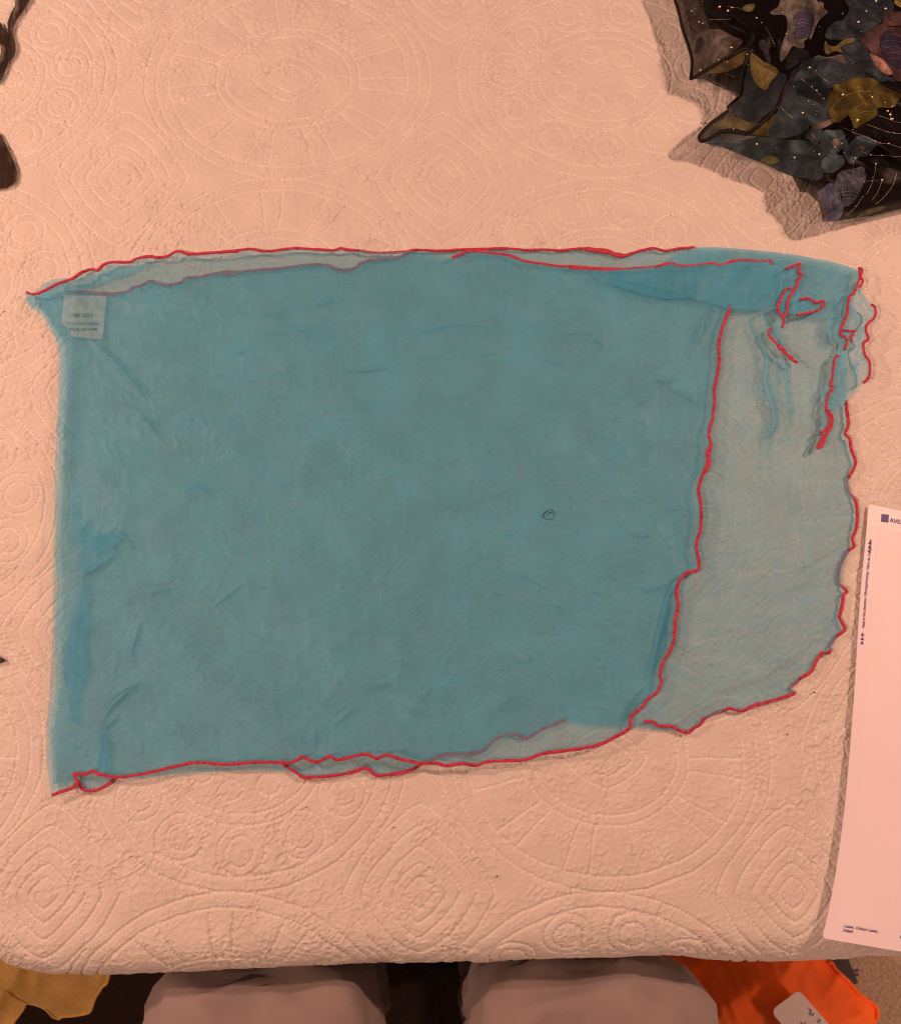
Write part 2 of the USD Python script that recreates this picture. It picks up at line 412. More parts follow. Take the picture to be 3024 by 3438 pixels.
FLOOR = -0.55
obj("carpet", trimesh.creation.box(extents=(3.2, 3.4, 0.02), transform=trimesh.transformations.translation_matrix((0, 0, FLOOR - 0.01))), M["carpet"], smooth=False, kind="structure", label="beige looped carpet on the floor below the bed", cat="carpet")
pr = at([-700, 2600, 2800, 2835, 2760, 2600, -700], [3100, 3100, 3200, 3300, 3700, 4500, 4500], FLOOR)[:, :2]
obj("shade_sheet", flat_poly(pr, FLOOR + 0.004, 0.008), M["shade_sheet"], smooth=False, label="very dark brown sheet added for shade on the floor beside the bed, seen between the trouser legs", cat="shade_sheet")  # dark sheet added so the floor by the legs stays in shade

# ---------------------------------------------------------------- the teal wrap
wrap = thing("mesh_wrap", "sheer teal mesh wrap skirt with red overlocked edges laid flat on the quilt", "wrap skirt")
CREASE = [  # (points in pixels, half width in metres, height in metres)
    (crop(CD, [(905, 1085), (940, 1050), (1050, 965)]), 0.0016, 0.0011), (crop(CD, [(500, 100), (600, 200), (640, 270)]), 0.0022, 0.0012),
    (crop(CD, [(520, 800), (470, 740), (400, 715)]), 0.0025, 0.0013), (crop(CD, [(260, 930), (330, 880), (420, 830)]), 0.003, 0.002),
    (crop(CD, [(550, 1140), (500, 1300), (520, 1370)]), 0.003, 0.0018), (crop(CD, [(540, 1440), (440, 1500), (380, 1560)]), 0.0022, 0.0016),
    (crop(CD, [(530, 1460), (410, 1560), (350, 1660)]), 0.0022, 0.0016), (crop(CD, [(440, 1600), (370, 1680)]), 0.002, 0.0015),
    (crop(CB, [(600, 840), (760, 980), (900, 1130), (1060, 1330)]), 0.003, 0.0016), (crop(CC, [(560, 600), (640, 605), (720, 595), (800, 580)]), 0.0014, 0.0013),
    (crop(CC, [(80, 540), (140, 520), (220, 480)]), 0.0016, 0.0009), (crop(CC, [(1520, 440), (1640, 440), (1690, 485)]), 0.0018, 0.0012),
    (crop(CC, [(1160, 535), (1260, 520)]), 0.0016, 0.001), (crop(CC, [(1430, 545), (1560, 590)]), 0.0016, 0.001),
    (crop(CA, [(480, 860), (480, 800), (540, 800), (610, 785)]), 0.0018, 0.0015), (crop(CA, [(110, 545), (160, 590), (220, 620)]), 0.002, 0.0011),
    (crop(CA, [(390, 925), (420, 885)]), 0.0018, 0.0012), (crop(CA, [(560, 850), (640, 880), (690, 920)]), 0.002, 0.0012), (crop(CA, [(240, 990), (290, 1025)]), 0.0018, 0.001),
    (crop(CA, [(440, 1120), (465, 1160)]), 0.0018, 0.0012), (crop(CA, [(790, 395), (760, 480), (725, 560)]), 0.0022, 0.0018), (crop(CA, [(740, 480), (690, 600), (660, 680)]), 0.0025, 0.0014),
    (crop(CE, [(310, 700), (420, 760), (620, 865)]), 0.0015, 0.0014), (crop(CE, [(860, 840), (930, 900)]), 0.002, 0.0013), (crop(CE, [(1060, 480), (1130, 530), (1250, 540)]), 0.0017, 0.0012),
    (crop(CE, [(1290, 370), (1400, 380)]), 0.0015, 0.0012), (crop(CE, [(1400, 525), (1440, 550)]), 0.002, 0.0013), (crop(CE, [(1290, 660), (1310, 610), (1360, 590)]), 0.002, 0.001),
    (crop(CE, [(1120, 840), (1220, 865), (1330, 820)]), 0.0018, 0.0013), (crop(CE, [(720, 370), (770, 390)]), 0.0015, 0.001), (crop(CE, [(240, 870), (350, 900)]), 0.002, 0.001),
    (crop(CE, [(640, 940), (700, 985)]), 0.002, 0.0009), (crop(CE, [(470, 1250), (540, 1290)]), 0.002, 0.001), (crop(CE, [(500, 1410), (500, 1480)]), 0.002, 0.001), (crop(CE, [(920, 1300), (940, 1340)]), 0.0018, 0.001),
    (crop(CE, [(1490, 745), (1400, 790), (1330, 900), (1300, 1030), (1260, 1180), (1235, 1330), (1240, 1420)]), 0.0035, 0.0032),
    (crop(CE, [(1190, 1440), (1120, 1500), (1040, 1650)]), 0.003, 0.0025), (crop(CG, [(440, 80), (400, 120), (350, 165)]), 0.002, 0.0011), (crop(CG, [(290, 160), (290, 240)]), 0.003, 0.0014), (crop(CG, [(755, 70), (775, 120)]), 0.002, 0.001),
    (crop(CE, [(480, 1330), (420, 1270), (380, 1240)]), 0.002, 0.0008), (crop(CD, [(700, 520), (820, 500), (900, 540)]), 0.003, 0.0008), (crop(CD, [(560, 1010), (700, 990)]), 0.002, 0.0008),
    (crop(CC, [(250, 430), (420, 425), (520, 440)]), 0.0025, 0.0007), (crop(CC, [(560, 290), (420, 320)]), 0.002, 0.0007), (crop(CC, [(900, 430), (1080, 400), (1200, 410)]), 0.0025, 0.0008)]
CREASE_BACK = [
    (crop(CA, [(985, 420), (1000, 520), (1050, 620), (1070, 700), (1060, 800), (1100, 930), (1110, 1030), (1080, 1100), (1090, 1220)]), 0.0090, 0.0036),
    (crop(CA, [(1060, 420), (1090, 520), (1150, 600), (1170, 750), (1190, 900), (1210, 1050)]), 0.0060, 0.0024),
    (crop(CA, [(1420, 540), (1390, 640)]), 0.002, 0.0012), (crop(CF, [(1160, 0), (1170, 110), (1190, 210), (1150, 260)]), 0.0040, 0.0016),
    (crop(CF, [(1180, 670), (1300, 590), (1480, 490)]), 0.002, 0.0017), (crop(CF, [(1100, 810), (1250, 730), (1400, 620)]), 0.0018, 0.001),
    (crop(CF, [(330, 1750), (440, 1650), (580, 1590), (640, 1520), (780, 1450), (960, 1400), (1100, 1290), (1200, 1220)]), 0.0032, 0.0028),
    (crop(CF, [(780, 1350), (860, 1380), (950, 1395)]), 0.002, 0.0017), (crop(CF, [(950, 1420), (1150, 1260), (1350, 1130)]), 0.003, 0.0018), (crop(CF, [(560, 1600), (520, 1650), (545, 1700)]), 0.002, 0.0025),
    (crop(CF, [(430, 1580), (600, 1560), (760, 1570)]), 0.0022, 0.0014), (crop(CF, [(550, 1080), (700, 1060), (880, 1090)]), 0.002, 0.0008), (crop(CF, [(690, 420), (760, 340)]), 0.002, 0.001), (crop(CF, [(420, 1290), (560, 1310), (690, 1290)]), 0.002, 0.0009), (crop(CF, [(620, 1400), (720, 1400)]), 0.002, 0.001)]


def crease_field(creases):
    pts, w, h = [], [], []
    for p, ww, hh in creases:
        s = spline(np.array(p), 4)
        q = at(s[:, 0], s[:, 1], 0)[:, :2]
        q = q + 0.0012 * np.stack([fbm(q[:, 0], q[:, 1], 0.012, 2, 61), fbm(q[:, 0], q[:, 1], 0.012, 2, 62)], 1)
        tt = np.linspace(0, 1, len(q))
        pts.append(q)
        w.append(np.full(len(q), min(0.62 * ww, 0.0028)) * (0.6 + 0.8 * np.sin(math.pi * tt)))
        h.append(1.25 * hh * np.sin(math.pi * np.clip(tt, 0.03, 0.97)) ** 0.6)
    pts, w, h = np.vstack(pts), np.concatenate(w), np.concatenate(h)
    tree = cKDTree(pts)

    def f(x, y):
        dist, idx = tree.query(np.stack([x, y], 1), k=12, workers=-1)
        return (h[idx] * np.exp(-(np.abs(dist) / w[idx]) ** 1.5)).max(1)
    return f


def crumple(x, y, seed, amp):
    """Soft crossing folds left in a thin cloth that has been handled."""
    wx, wy = x + 0.012 * fbm(x, y, 0.05, 3, seed + 1), y + 0.012 * fbm(x, y, 0.05, 3, seed + 2)
    a = ridge(wx, wy, 0.055, 0.035, seed + 3) ** 3 + 0.6 * ridge(wx + wy, wy - wx, 0.05, 0.030, seed + 4) ** 4 + 0.4 * ridge(wx, wy, 0.022, 0.018, seed + 5) ** 5
    mask = np.clip(0.5 + 1.3 * fbm(x, y, 0.09, 2, seed + 6), 0.12, 1)
    return amp * a * mask


cf, cb = crease_field(CREASE), crease_field(CREASE_BACK)


def front_z(x, y):
    left = at(170, 1700)[0]
    arch = 0.0035 * np.exp(-(((x - left - 0.006) / 0.007) ** 2))     # the fold at the left edge stands up
    return bed(x, y) + 0.0033 + crumple(x, y, 100, 0.0032) + cf(x, y) * 1.25 + arch * smoothstep(-0.19, -0.12, y)


def back_z(x, y):
    return bed(x, y) + 0.0011 + crumple(x, y, 300, 0.0009) + cb(x, y) * 1.2


def over_z(dz, seed, amp):
    def f(x, y):
        return bed(x, y) + dz + crumple(x, y, seed, amp) + 0.0012 * fbm(x, y, 0.015, 3, seed + 40)
    return f


def cloth(name, outline, zf, m, parent, spacing=8, edge=None, **tags):
    p, f, poly = sheet_px(outline, spacing, edge)
    w = at(p[:, 0], p[:, 1], 0.002)
    z = zf(w[:, 0], w[:, 1])
    v = at(p[:, 0], p[:, 1], z)
    return obj(name, (v, f), m, parent, **tags), poly


def hem(pts, zf, parent, radius=0.00116, lift=0.0004, name="hem", m=None, wob=0.5, flat=0.8, **tags):
    s = spline(np.array(pts), 4)
    w = at(s[:, 0], s[:, 1], 0.002)
    z = zf(w[:, 0], w[:, 1]) + lift
    v = at(s[:, 0], s[:, 1], z)
    a = np.arange(len(v)) * 4 * 0.000212
    v = v + 0.0005 * np.stack([fbm(a, a * 0 + 3.3 + len(pts), 0.006, 2, 71), fbm(a, a * 0 + 7.7 + len(pts), 0.006, 2, 72), 0 * a], 1)
    r = radius * (1 + 0.30 * fbm(a, a * 0 + len(pts), 0.004, 2, 77) + 0.07 * np.sin(a * 2 * math.pi / 0.0016))
    return obj(name, tube(v, r, 8, flat), m or M["hem"], parent, **tags)


LEFT_EDGE = crop(CB, [(65, 440), (70, 510), (110, 570), (190, 620), (220, 670), (280, 770), (325, 850), (332, 1000), (325, 1458)]) + crop(CD, [(130, 180), (122, 450), (119, 800), (115, 1100), (110, 1250), (97, 1500), (82, 1680), (84, 1850), (105, 1998)])
TOP_LEFT = crop(CB, [(65, 437), (130, 455), (220, 422), (330, 368), (455, 320), (510, 280), (600, 250), (650, 257), (700, 215), (760, 195), (870, 192), (920, 187), (980, 162), (1080, 147), (1140, 155), (1220, 143), (1290, 107), (1340, 107), (1390, 127), (1500, 122), (1650, 112), (1798, 102)]) + crop(CC, [(60, 82), (110, 79), (180, 71), (240, 80), (320, 74), (380, 67), (470, 73), (540, 76), (570, 67), (595, 74), (640, 77), (720, 88), (800, 86), (870, 80)])
TOP_MID = crop(CC, [(870, 79), (890, 75), (1000, 79), (1090, 73), (1200, 70), (1300, 70), (1380, 76), (1450, 73), (1520, 77), (1600, 69), (1670, 71), (1730, 81), (1760, 100), (1790, 97)]) + crop(CA, [(100, 91), (200, 101), (280, 126), (330, 120), (400, 96), (470, 86), (530, 99), (600, 86), (690, 80)])
TOP_RIGHT = crop(CA, [(690, 79), (800, 76), (950, 88), (1100, 102), (1250, 122), (1400, 150), (1500, 175), (1570, 203)])
FRONT_HEM2 = crop(CC, [(1050, 108), (1085, 95), (1120, 81), (1180, 83), (1240, 91), (1295, 98), (1350, 120), (1400, 130), (1520, 145), (1600, 147), (1700, 160), (1798, 157)]) + crop(CA, [(20, 190), (150, 195), (290, 196), (400, 190), (495, 182)])
FRONT_HEM3 = crop(CA, [(495, 182), (560, 166), (620, 181), (700, 176), (790, 166), (822, 178), (845, 171), (900, 151), (960, 146), (1030, 156), (1090, 150), (1107, 172)])
FRONT_RIGHT = crop(CA, [(876, 385), (880, 410), (850, 480), (830, 550), (820, 610), (822, 670), (812, 770), (795, 850), (796, 920), (785, 1000), (768, 1080), (778, 1140), (760, 1190), (771, 1230), (747, 1290)]) + crop(CE, [(1590, 0), (1570, 50), (1586, 85), (1560, 130), (1532, 200), (1520, 250), (1525, 300), (1535, 400), (1530, 500), (1510, 560), (1507, 620), (1521, 690), (1515, 745), (1450, 760), (1403, 810), (1385, 880), (1397, 950), (1380, 1030), (1374, 1130), (1350, 1230), (1303, 1300), (1286, 1380), (1296, 1420), (1260, 1490), (1213, 1520), (1180, 1570), (1110, 1630), (1106, 1690), (1060, 1730), (1000, 1760), (940, 1790), (880, 1810), (740, 1832), (600, 1850), (470, 1890), (380, 1895), (240, 1903), (180, 1925), (110, 1915)])
FRONT_BOTTOM = crop(CG, [(930, 291), (880, 302), (840, 297), (790, 305), (740, 296), (690, 296), (600, 276), (560, 265), (522, 276), (480, 261), (440, 268), (370, 282), (343, 269), (300, 290), (260, 282), (240, 272), (200, 291), (90, 291)]) + crop(C4, [(1130, 250), (1000, 241), (900, 256), (800, 280), (700, 301), (580, 314), (500, 299), (465, 285), (430, 297), (368, 297)])
FRONT_CORNER = crop(C4, [(372, 300), (384, 340), (360, 370), (305, 388), (262, 405)])
front_outline = TOP_LEFT + crop(CC, [(1050, 108)]) + FRONT_HEM2[1:] + crop(CA, [(600, 300), (760, 372)]) + FRONT_RIGHT + FRONT_BOTTOM + FRONT_CORNER + LEFT_EDGE[::-1]
MUTED = crop(CB, [(375, 438), (480, 432), (600, 442), (720, 450), (800, 448), (905, 430), (925, 405), (1000, 385), (1090, 348), (1200, 378), (1330, 358), (1370, 322), (1500, 308), (1700, 270), (1798, 282)]) + crop(CC, [(60, 180), (110, 172), (200, 163), (300, 156), (430, 140), (500, 139), (540, 154), (590, 160), (640, 149), (660, 130), (720, 116), (800, 112), (845, 95), (870, 79)])
BACK_BOTTOM = crop(C4, [(395, 330), (405, 362), (440, 385), (500, 375), (545, 347), (578, 317)])
BACK_FOLD = crop(C4, [(640, 326), (700, 320), (850, 305), (1000, 291), (1200, 281), (1350, 279), (1430, 285)])
BACK_HEM_MID = crop(C4, [(1425, 250), (1480, 283), (1522, 315), (1570, 316)]) + crop(CG, [(245, 349), (330, 346), (400, 335), (440, 326), (470, 314), (490, 318), (512, 337), (540, 342), (620, 330), (660, 318), (690, 297), (730, 282), (780, 262), (860, 260), (920, 250), (960, 214), (1000, 190), (1045, 188), (1090, 199), (1150, 165), (1190, 150), (1232, 134)])
PANEL_FOLD = crop(CG, [(1300, 150), (1480, 163), (1600, 172)]) + crop(CF, [(400, 1793)])
PANEL_HEM1 = crop(CF, [(130, 1720), (190, 1724), (215, 1745), (250, 1750), (320, 1755), (380, 1785), (440, 1797), (472, 1768), (520, 1746), (550, 1700)])
PANEL_HEM2 = crop(CF, [(690, 1642), (730, 1628), (760, 1636), (815, 1646), (880, 1618), (950, 1594), (1080, 1560), (1186, 1524)])
PANEL_HEM3 = crop(CF, [(1225, 1415), (1300, 1370), (1340, 1290), (1378, 1241), (1420, 1243), (1440, 1222)])
PANEL_HEM4 = crop(CF, [(1488, 1112), (1515, 1095), (1537, 1068), (1512, 1010), (1500, 978), (1520, 900), (1530, 830), (1552, 810), (1540, 790), (1520, 772)])
PANEL_HEM5 = crop(CF, [(1572, 512), (1602, 490), (1592, 430), (1615, 370), (1626, 290), (1620, 200), (1603, 155)])
PANEL_HEM6 = crop(CA, [(1518, 1315), (1553, 1240), (1532, 1170), (1522, 1110), (1498, 1078), (1516, 1030), (1508, 960), (1503, 900)])
back_outline = MUTED + TOP_MID[1:] + TOP_RIGHT + crop(CA, [(1570, 290), (1520, 420), (1510, 560), (1500, 900)]) + PANEL_HEM6[::-1] + crop(CF, [(1570, 100)]) + PANEL_HEM5[::-1] + crop(CF, [(1545, 600), (1520, 690)]) + PANEL_HEM4[::-1] + crop(CF, [(1460, 1170)]) + PANEL_HEM3[::-1] + crop(CF, [(1165, 1480)]) + PANEL_HEM2[::-1] + crop(CF, [(550, 1702), (520, 1748), (470, 1770), (440, 1797)]) + PANEL_FOLD[::-1] + BACK_HEM_MID[::-1][:-3] + BACK_FOLD[::-1] + BACK_BOTTOM[::-1] + crop(CD, [(112, 1950), (100, 1700), (128, 1480), (124, 1200), (134, 980), (126, 800), (140, 450), (146, 60)]) + crop(CB, [(350, 1300), (352, 1050), (345, 880), (220, 640), (165, 490), (300, 470)])
cloth("front_panel", front_outline, front_z, M["teal"], wrap, 7)
cloth("back_panel", back_outline, back_z, M["teal"], wrap, 7)


def tucks(creases, zf, k0):
    """Each crease is a pinch of cloth lying over on itself: a sliver of a second thickness."""
    for k, (p, ww, hh) in enumerate(creases):
        c = spline(np.array(p), 5)
        t = np.gradient(c, axis=0)
        nrm = np.stack([-t[:, 1], t[:, 0]], 1) / (np.linalg.norm(t, axis=1, keepdims=True) + 1e-9)
        a = np.linspace(0, 1, len(c))
        wd = (ww * 0.62 / 0.000212) * np.sin(math.pi * a) ** 0.7 * (0.75 + 0.5 * fbm(a * 3, a * 0 + k + k0, 0.35, 2, 64))
        wd = np.maximum(wd * (1 + 0.35 * fbm(a * 9, a * 0 + 2.2 + k, 0.35, 2, 65)), 0.6)[:, None]
        out = np.vstack([c + nrm * wd * 0.35, (c - nrm * wd)[::-1]])
        cloth("tuck", [tuple(q) for q in out], lambda x, y: zf(x, y) + 0.0005, M["teal"], wrap, 6)


tucks(CREASE, front_z, 0)
tucks(CREASE_BACK[:2], back_z, 100)
tucks([(crop(CT, p), 0.0032, 0) for p in ([(1080, 420), (1110, 560), (1180, 700), (1240, 860)], [(1160, 760), (1190, 900), (1150, 1050), (1110, 1200)], [(1100, 1230), (1200, 1100), (1265, 1055)], [(960, 490), (980, 430), (1050, 380)], [(872, 640), (862, 760), (885, 880)],
      [(560, 330), (520, 440), (470, 480)], [(330, 520), (250, 545), (180, 600)], [(150, 560), (190, 640), (212, 720)], [(385, 200), (365, 320), (330, 420)], [(670, 350), (740, 385), (800, 400)], [(1150, 1100), (1130, 1220), (1170, 1330)], [(880, 1420), (960, 1500), (1010, 1460)], [(1000, 900), (960, 1000), (930, 1150)], [(880, 1100), (900, 1200), (880, 1320)])], over_z(0.0062, 600, 0.0030), 200)
hem(TOP_LEFT[:-3], front_z, wrap)
hem(FRONT_HEM2, front_z, wrap, lift=-0.0003)
hem(FRONT_HEM3, over_z(0.0052, 500, 0.0012), wrap)
hem(FRONT_RIGHT + FRONT_BOTTOM[1:], front_z, wrap, lift=0.0007)
hem(FRONT_CORNER, lambda x, y: front_z(x, y) + 0.001, wrap)
hem(MUTED, back_z, wrap, lift=0.0002)
hem(TOP_MID, back_z, wrap, lift=0.0006)
hem(BACK_BOTTOM, back_z, wrap)
hem(BACK_HEM_MID, back_z, wrap, lift=0.0001)
for h in (PANEL_HEM1, PANEL_HEM2, PANEL_HEM3, PANEL_HEM4, PANEL_HEM5, PANEL_HEM6):
    hem(h, back_z, wrap, lift=0.0006)
for a_, b_ in ((PANEL_HEM6[0], PANEL_HEM5[-1]), (PANEL_HEM5[0], PANEL_HEM4[-1]), (PANEL_HEM4[0], PANEL_HEM3[-1]), (PANEL_HEM3[0], PANEL_HEM2[-1]), (PANEL_HEM2[0], PANEL_HEM1[-1])):
    if a_ is PANEL_HEM6[0]:
        mid = crop(CF, [(1552, 30), (1556, 90), (1590, 140)])
    elif a_ is PANEL_HEM5[0]:
        mid = crop(CF, [(1545, 540), (1510, 610), (1490, 690), (1495, 750)])
    elif a_ is PANEL_HEM4[0]:
        mid = crop(CF, [(1460, 1140), (1430, 1190)])
    elif a_ is PANEL_HEM3[0]:
        mid = crop(CF, [(1190, 1450), (1150, 1490)])
    else:
        mid = crop(CF, [(640, 1655), (590, 1680)])
    hem([a_] + mid + [b_], lambda x, y: back_z(x, y) - 0.0012, wrap, lift=0.0)
hem(TOP_LEFT[-4:] + TOP_MID[:2], lambda x, y: front_z(x, y) - 0.0014, wrap, lift=0.0)
# waistband, turned-down corner and the loose folds
BAND = crop(CA, [(495, 178), (600, 110), (690, 82), (800, 79), (950, 91), (1100, 105), (1250, 125), (1400, 153), (1500, 178), (1562, 208), (1555, 300), (1520, 350), (1505, 470), (1440, 450), (1380, 462), (1300, 455), (1240, 440), (1160, 430), (1100, 412), (980, 424), (880, 420), (760, 376), (620, 330)])
cloth("waistband", BAND, over_z(0.0042, 520, 0.0014), M["teal"], wrap, 7)
FLAP = crop(CA, [(130, 213), (200, 205), (290, 198), (400, 192)]) + FRONT_HEM3 + crop(CA, [(1140, 182), (1190, 195), (1165, 250), (1155, 310), (1120, 385), (1060, 407), (960, 412), (880, 408), (730, 372), (600, 327), (450, 290), (300, 258), (190, 262)])
cloth("folded_corner", FLAP, over_z(0.0054, 540, 0.0014), M["teal"], wrap, 7)
for k in range(2):
    cloth("fold", crop(CA, [(190, 265), (320, 256), (450, 288), (600, 325), (740, 372), (690, 352), (600, 357), (500, 355), (400, 330), (280, 290)]), over_z(0.0046 + 0.0009 * k, 560 + k, 0.0005), M["teal"], wrap, 7)
cloth("fold", crop(CB, [(150, 482), (250, 495), (340, 470), (500, 418), (640, 388), (760, 342), (900, 292), (1050, 242), (1150, 218), (1000, 212), (900, 240), (800, 232), (700, 262), (600, 300), (450, 340), (300, 415), (200, 440)]), over_z(0.0048, 570, 0.0016), M["teal"], wrap, 5)
cloth("fold", crop(CB, [(120, 460), (165, 415), (210, 362), (280, 332), (395, 320), (440, 335), (330, 380), (220, 435)]), over_z(0.0018, 575, 0.001), M["teal"], wrap, 5)
cloth("fold", crop(CB, [(65, 445), (140, 470), (170, 520), (150, 570), (130, 575), (90, 545), (72, 505)]), over_z(0.0050, 577, 0.0016), M["teal"], wrap, 5)
for k in range(2):
    cloth("fold", crop(CD, [(268, 925), (292, 985), (275, 1080), (290, 1150), (268, 1240), (290, 1360), (265, 1450), (240, 1500), (232, 1640), (195, 1652), (195, 1500), (168, 1440), (165, 1330), (195, 1200), (240, 1080)]), over_z(0.0019 + 0.0005 * k, 580, 0.0006), M["teal"], wrap, 7)
    cloth("fold", crop(CD, [(352, 1640), (372, 1700), (400, 1760), (392, 1830), (402, 1884), (372, 1890), (345, 1870), (322, 1850), (340, 1780), (330, 1720)]), over_z(0.0019 + 0.0005 * k, 585, 0.0006), M["teal"], wrap, 7)
    cloth("fold", crop(CD, [(205, 560), (250, 640), (330, 720), (420, 690), (470, 740), (400, 800), (320, 850), (270, 930), (235, 880), (255, 800), (215, 700)]), over_z(0.0019 + 0.0005 * k, 587, 0.0006), M["teal"], wrap, 7) if k == 0 else None
    cloth("fold", crop(CE, [(1450, 745), (1410, 770), (1340, 880), (1310, 1000), (1290, 1120), (1250, 1240), (1225, 1320), (1240, 1430), (1255, 1330), (1290, 1200), (1330, 1060), (1345, 930), (1385, 820)]), over_z(0.0019 + 0.0005 * k, 590, 0.0006), M["teal"], wrap, 7)
# ties
tz = over_z(0.0056, 600, 0.0030)
cloth("tie", crop(CT, [(470, 130), (568, 82), (560, 165), (588, 190), (540, 300), (462, 440), (438, 570), (404, 640), (412, 700), (388, 745), (365, 800), (362, 850), (330, 885), (280, 825), (255, 760), (300, 715), (325, 640), (340, 570), (330, 500), (375, 330), (392, 200)]), tz, M["teal"], wrap, 5)
cloth("tie", crop(CT, [(470, 480), (560, 448), (640, 436), (700, 458), (735, 482), (790, 468), (820, 480), (818, 505), (790, 540), (730, 570), (660, 586), (590, 602), (530, 610), (460, 590), (445, 540)]), tz, M["teal"], wrap, 5)
cloth("tie", crop(CT, [(1172, 130), (1195, 330), (1250, 430), (1308, 502), (1350, 530), (1360, 600), (1340, 650), (1262, 725), (1268, 790), (1284, 860), (1240, 900), (1230, 950), (1255, 1030), (1298, 1100), (1300, 1180), (1288, 1255), (1235, 1312), (1160, 1395), (1110, 1460), (1060, 1500), (1020, 1560), (930, 1620), (900, 1740), (850, 1850), (800, 1985), (752, 1992), (745, 1900), (790, 1800), (800, 1650), (840, 1560), (770, 1440), (775, 1400), (860, 1335), (900, 1240), (868, 1100), (930, 1030), (1010, 960), (1000, 890), (880, 880), (850, 640), (900, 600), (1030, 640), (1060, 520), (1075, 420), (1135, 330)]), tz, M["teal"], wrap, 5)
for pts in ([(425, 127), (480, 110), (552, 80), (572, 75), (571, 110), (555, 165), (572, 180), (592, 187), (580, 210), (550, 240), (540, 300), (505, 360), (470, 420), (447, 490), (440, 560), (420, 610), (402, 640), (405, 690), (388, 742)],
            [(478, 330), (420, 350), (385, 410), (368, 460), (342, 510), (340, 560), (370, 600), (402, 640)],
            [(580, 452), (640, 436), (690, 455), (735, 482), (790, 467), (820, 475), (821, 500), (790, 540), (730, 570), (660, 586), (590, 602), (540, 610)],
            [(272, 748), (246, 780), (255, 830), (300, 880), (345, 925), (385, 960), (405, 1000), (450, 1030), (470, 1065), (515, 1085), (548, 1110)],
            [(345, 930), (360, 965), (410, 975), (430, 1020), (480, 1045), (500, 1085), (545, 1105)],
            [(1178, 125), (1216, 132), (1205, 200), (1162, 310), (1130, 385), (1088, 420), (1072, 500), (1060, 600), (1030, 680), (998, 760), (998, 812), (1058, 860), (1048, 940), (1036, 972)],
            [(1190, 140), (1200, 215), (1224, 260), (1200, 320)],
            [(1310, 503), (1352, 532), (1360, 600), (1338, 650), (1288, 690), (1262, 730), (1266, 790), (1286, 860), (1240, 892), (1230, 950), (1252, 1030), (1292, 1090), (1302, 1170), (1290, 1248), (1260, 1293), (1230, 1312)],
            [(1020, 768), (1080, 774), (1152, 775)], [(1130, 805), (1108, 840), (1100, 880)],
            [(975, 1035), (938, 1062), (925, 1150), (910, 1250), (893, 1335), (916, 1365), (870, 1430), (850, 1500), (848, 1600), (872, 1660), (872, 1740), (848, 1800), (790, 1835)],
            [(855, 1595), (900, 1650), (912, 1705), (890, 1780), (850, 1850), (830, 1900), (800, 1970), (755, 2000)],
            [(785, 1850), (815, 1870), (795, 1900), (765, 1960), (752, 1998)]):
    hem(crop(CT, pts), tz, wrap, radius=0.00104, lift=0.0010)
# care tag, seen through the front panel
ctag, _ = cloth("care_tag", crop(CB, [(378, 462), (725, 470), (722, 520), (710, 600), (702, 700), (690, 820), (560, 815), (440, 800), (402, 720), (352, 690), (365, 600)]), lambda x, y: bed(x, y) + 0.0022 + 0.0003 * fbm(x, y, 0.006, 3, 700), M["tag"], wrap, 5)


def lettering(text, u, v, du, dv, height, z, m, parent, name="lettering", bold=False, sx=1.0, **tags):
    """Flat lettering from pixel (u, v) reading towards (u + du, v + dv) on a nearly level surface at height z."""
    a, b = at(u, v, z), at(u + du, v + dv, z)
    d = (b - a)[:2] / np.linalg.norm((b - a)[:2])
    tm = meshkit.text_mesh(text, height, 0.00008, bold)
    p = np.array(tm.vertices)
    w = np.stack([a[0] + sx * p[:, 0] * d[0] - p[:, 1] * d[1], a[1] + sx * p[:, 0] * d[1] + p[:, 1] * d[0], a[2] + p[:, 2]], 1)
    return obj(name, (w, np.array(tm.faces)), m, parent, smooth=False, **tags)


tagz = float(bed(np.array([-0.255]), np.array([0.14]))[0]) + 0.0026
for txt, (u, v), hgt, sx in (("ONE SIZE", crop(CB, [(425, 640)])[0], 0.0027, 0.98), ("92% POLYAMIDE", crop(CB, [(392, 705)])[0], 0.0022, 0.95), ("8% ELASTANE", crop(CB, [(412, 752)])[0], 0.0022, 1.0)):
    lettering(txt, u, v, 300, 2, hgt, tagz, M["ink"], ctag, bold=False, sx=sx)

# ---------------------------------------------------------------- loose threads and specks of lint
s = spline(np.array([(1818 + 2, 1738), (1823, 1728), (1834, 1716), (1848, 1711), (1856, 1716), (1861, 1726), (1856, 1738), (1847, 1744), (1836, 1744), (1825, 1736), (1826, 1728), (1834, 1719), (1850, 1720), (1857, 1716), (1842, 1725), (1835, 1733)]), 1.5)
w = at(s[:, 0], s[:, 1], 0.004)
obj("thread", tube(at(s[:, 0], s[:, 1], front_z(w[:, 0], w[:, 1]) + 0.0004), 0.00017, 5), M["thread"], label="tiny dark curl of loose thread on the middle of the teal wrap", cat="thread")
s = spline(np.array(crop((1000, 0, 0.6674), [(338, 1232), (352, 1208), (372, 1200), (392, 1206), (406, 1220)])), 2)
obj("hair", tube(at(s[:, 0], s[:, 1], 0.0012 + 0.0022 * fbm(at(s[:, 0], s[:, 1])[:, 0], at(s[:, 0], s[:, 1])[:, 1], 0.14, 2, 31)), 0.00006, 4), M["thread"], label="faint short curved hair on the quilt just above the top edge of the wrap", cat="hair")
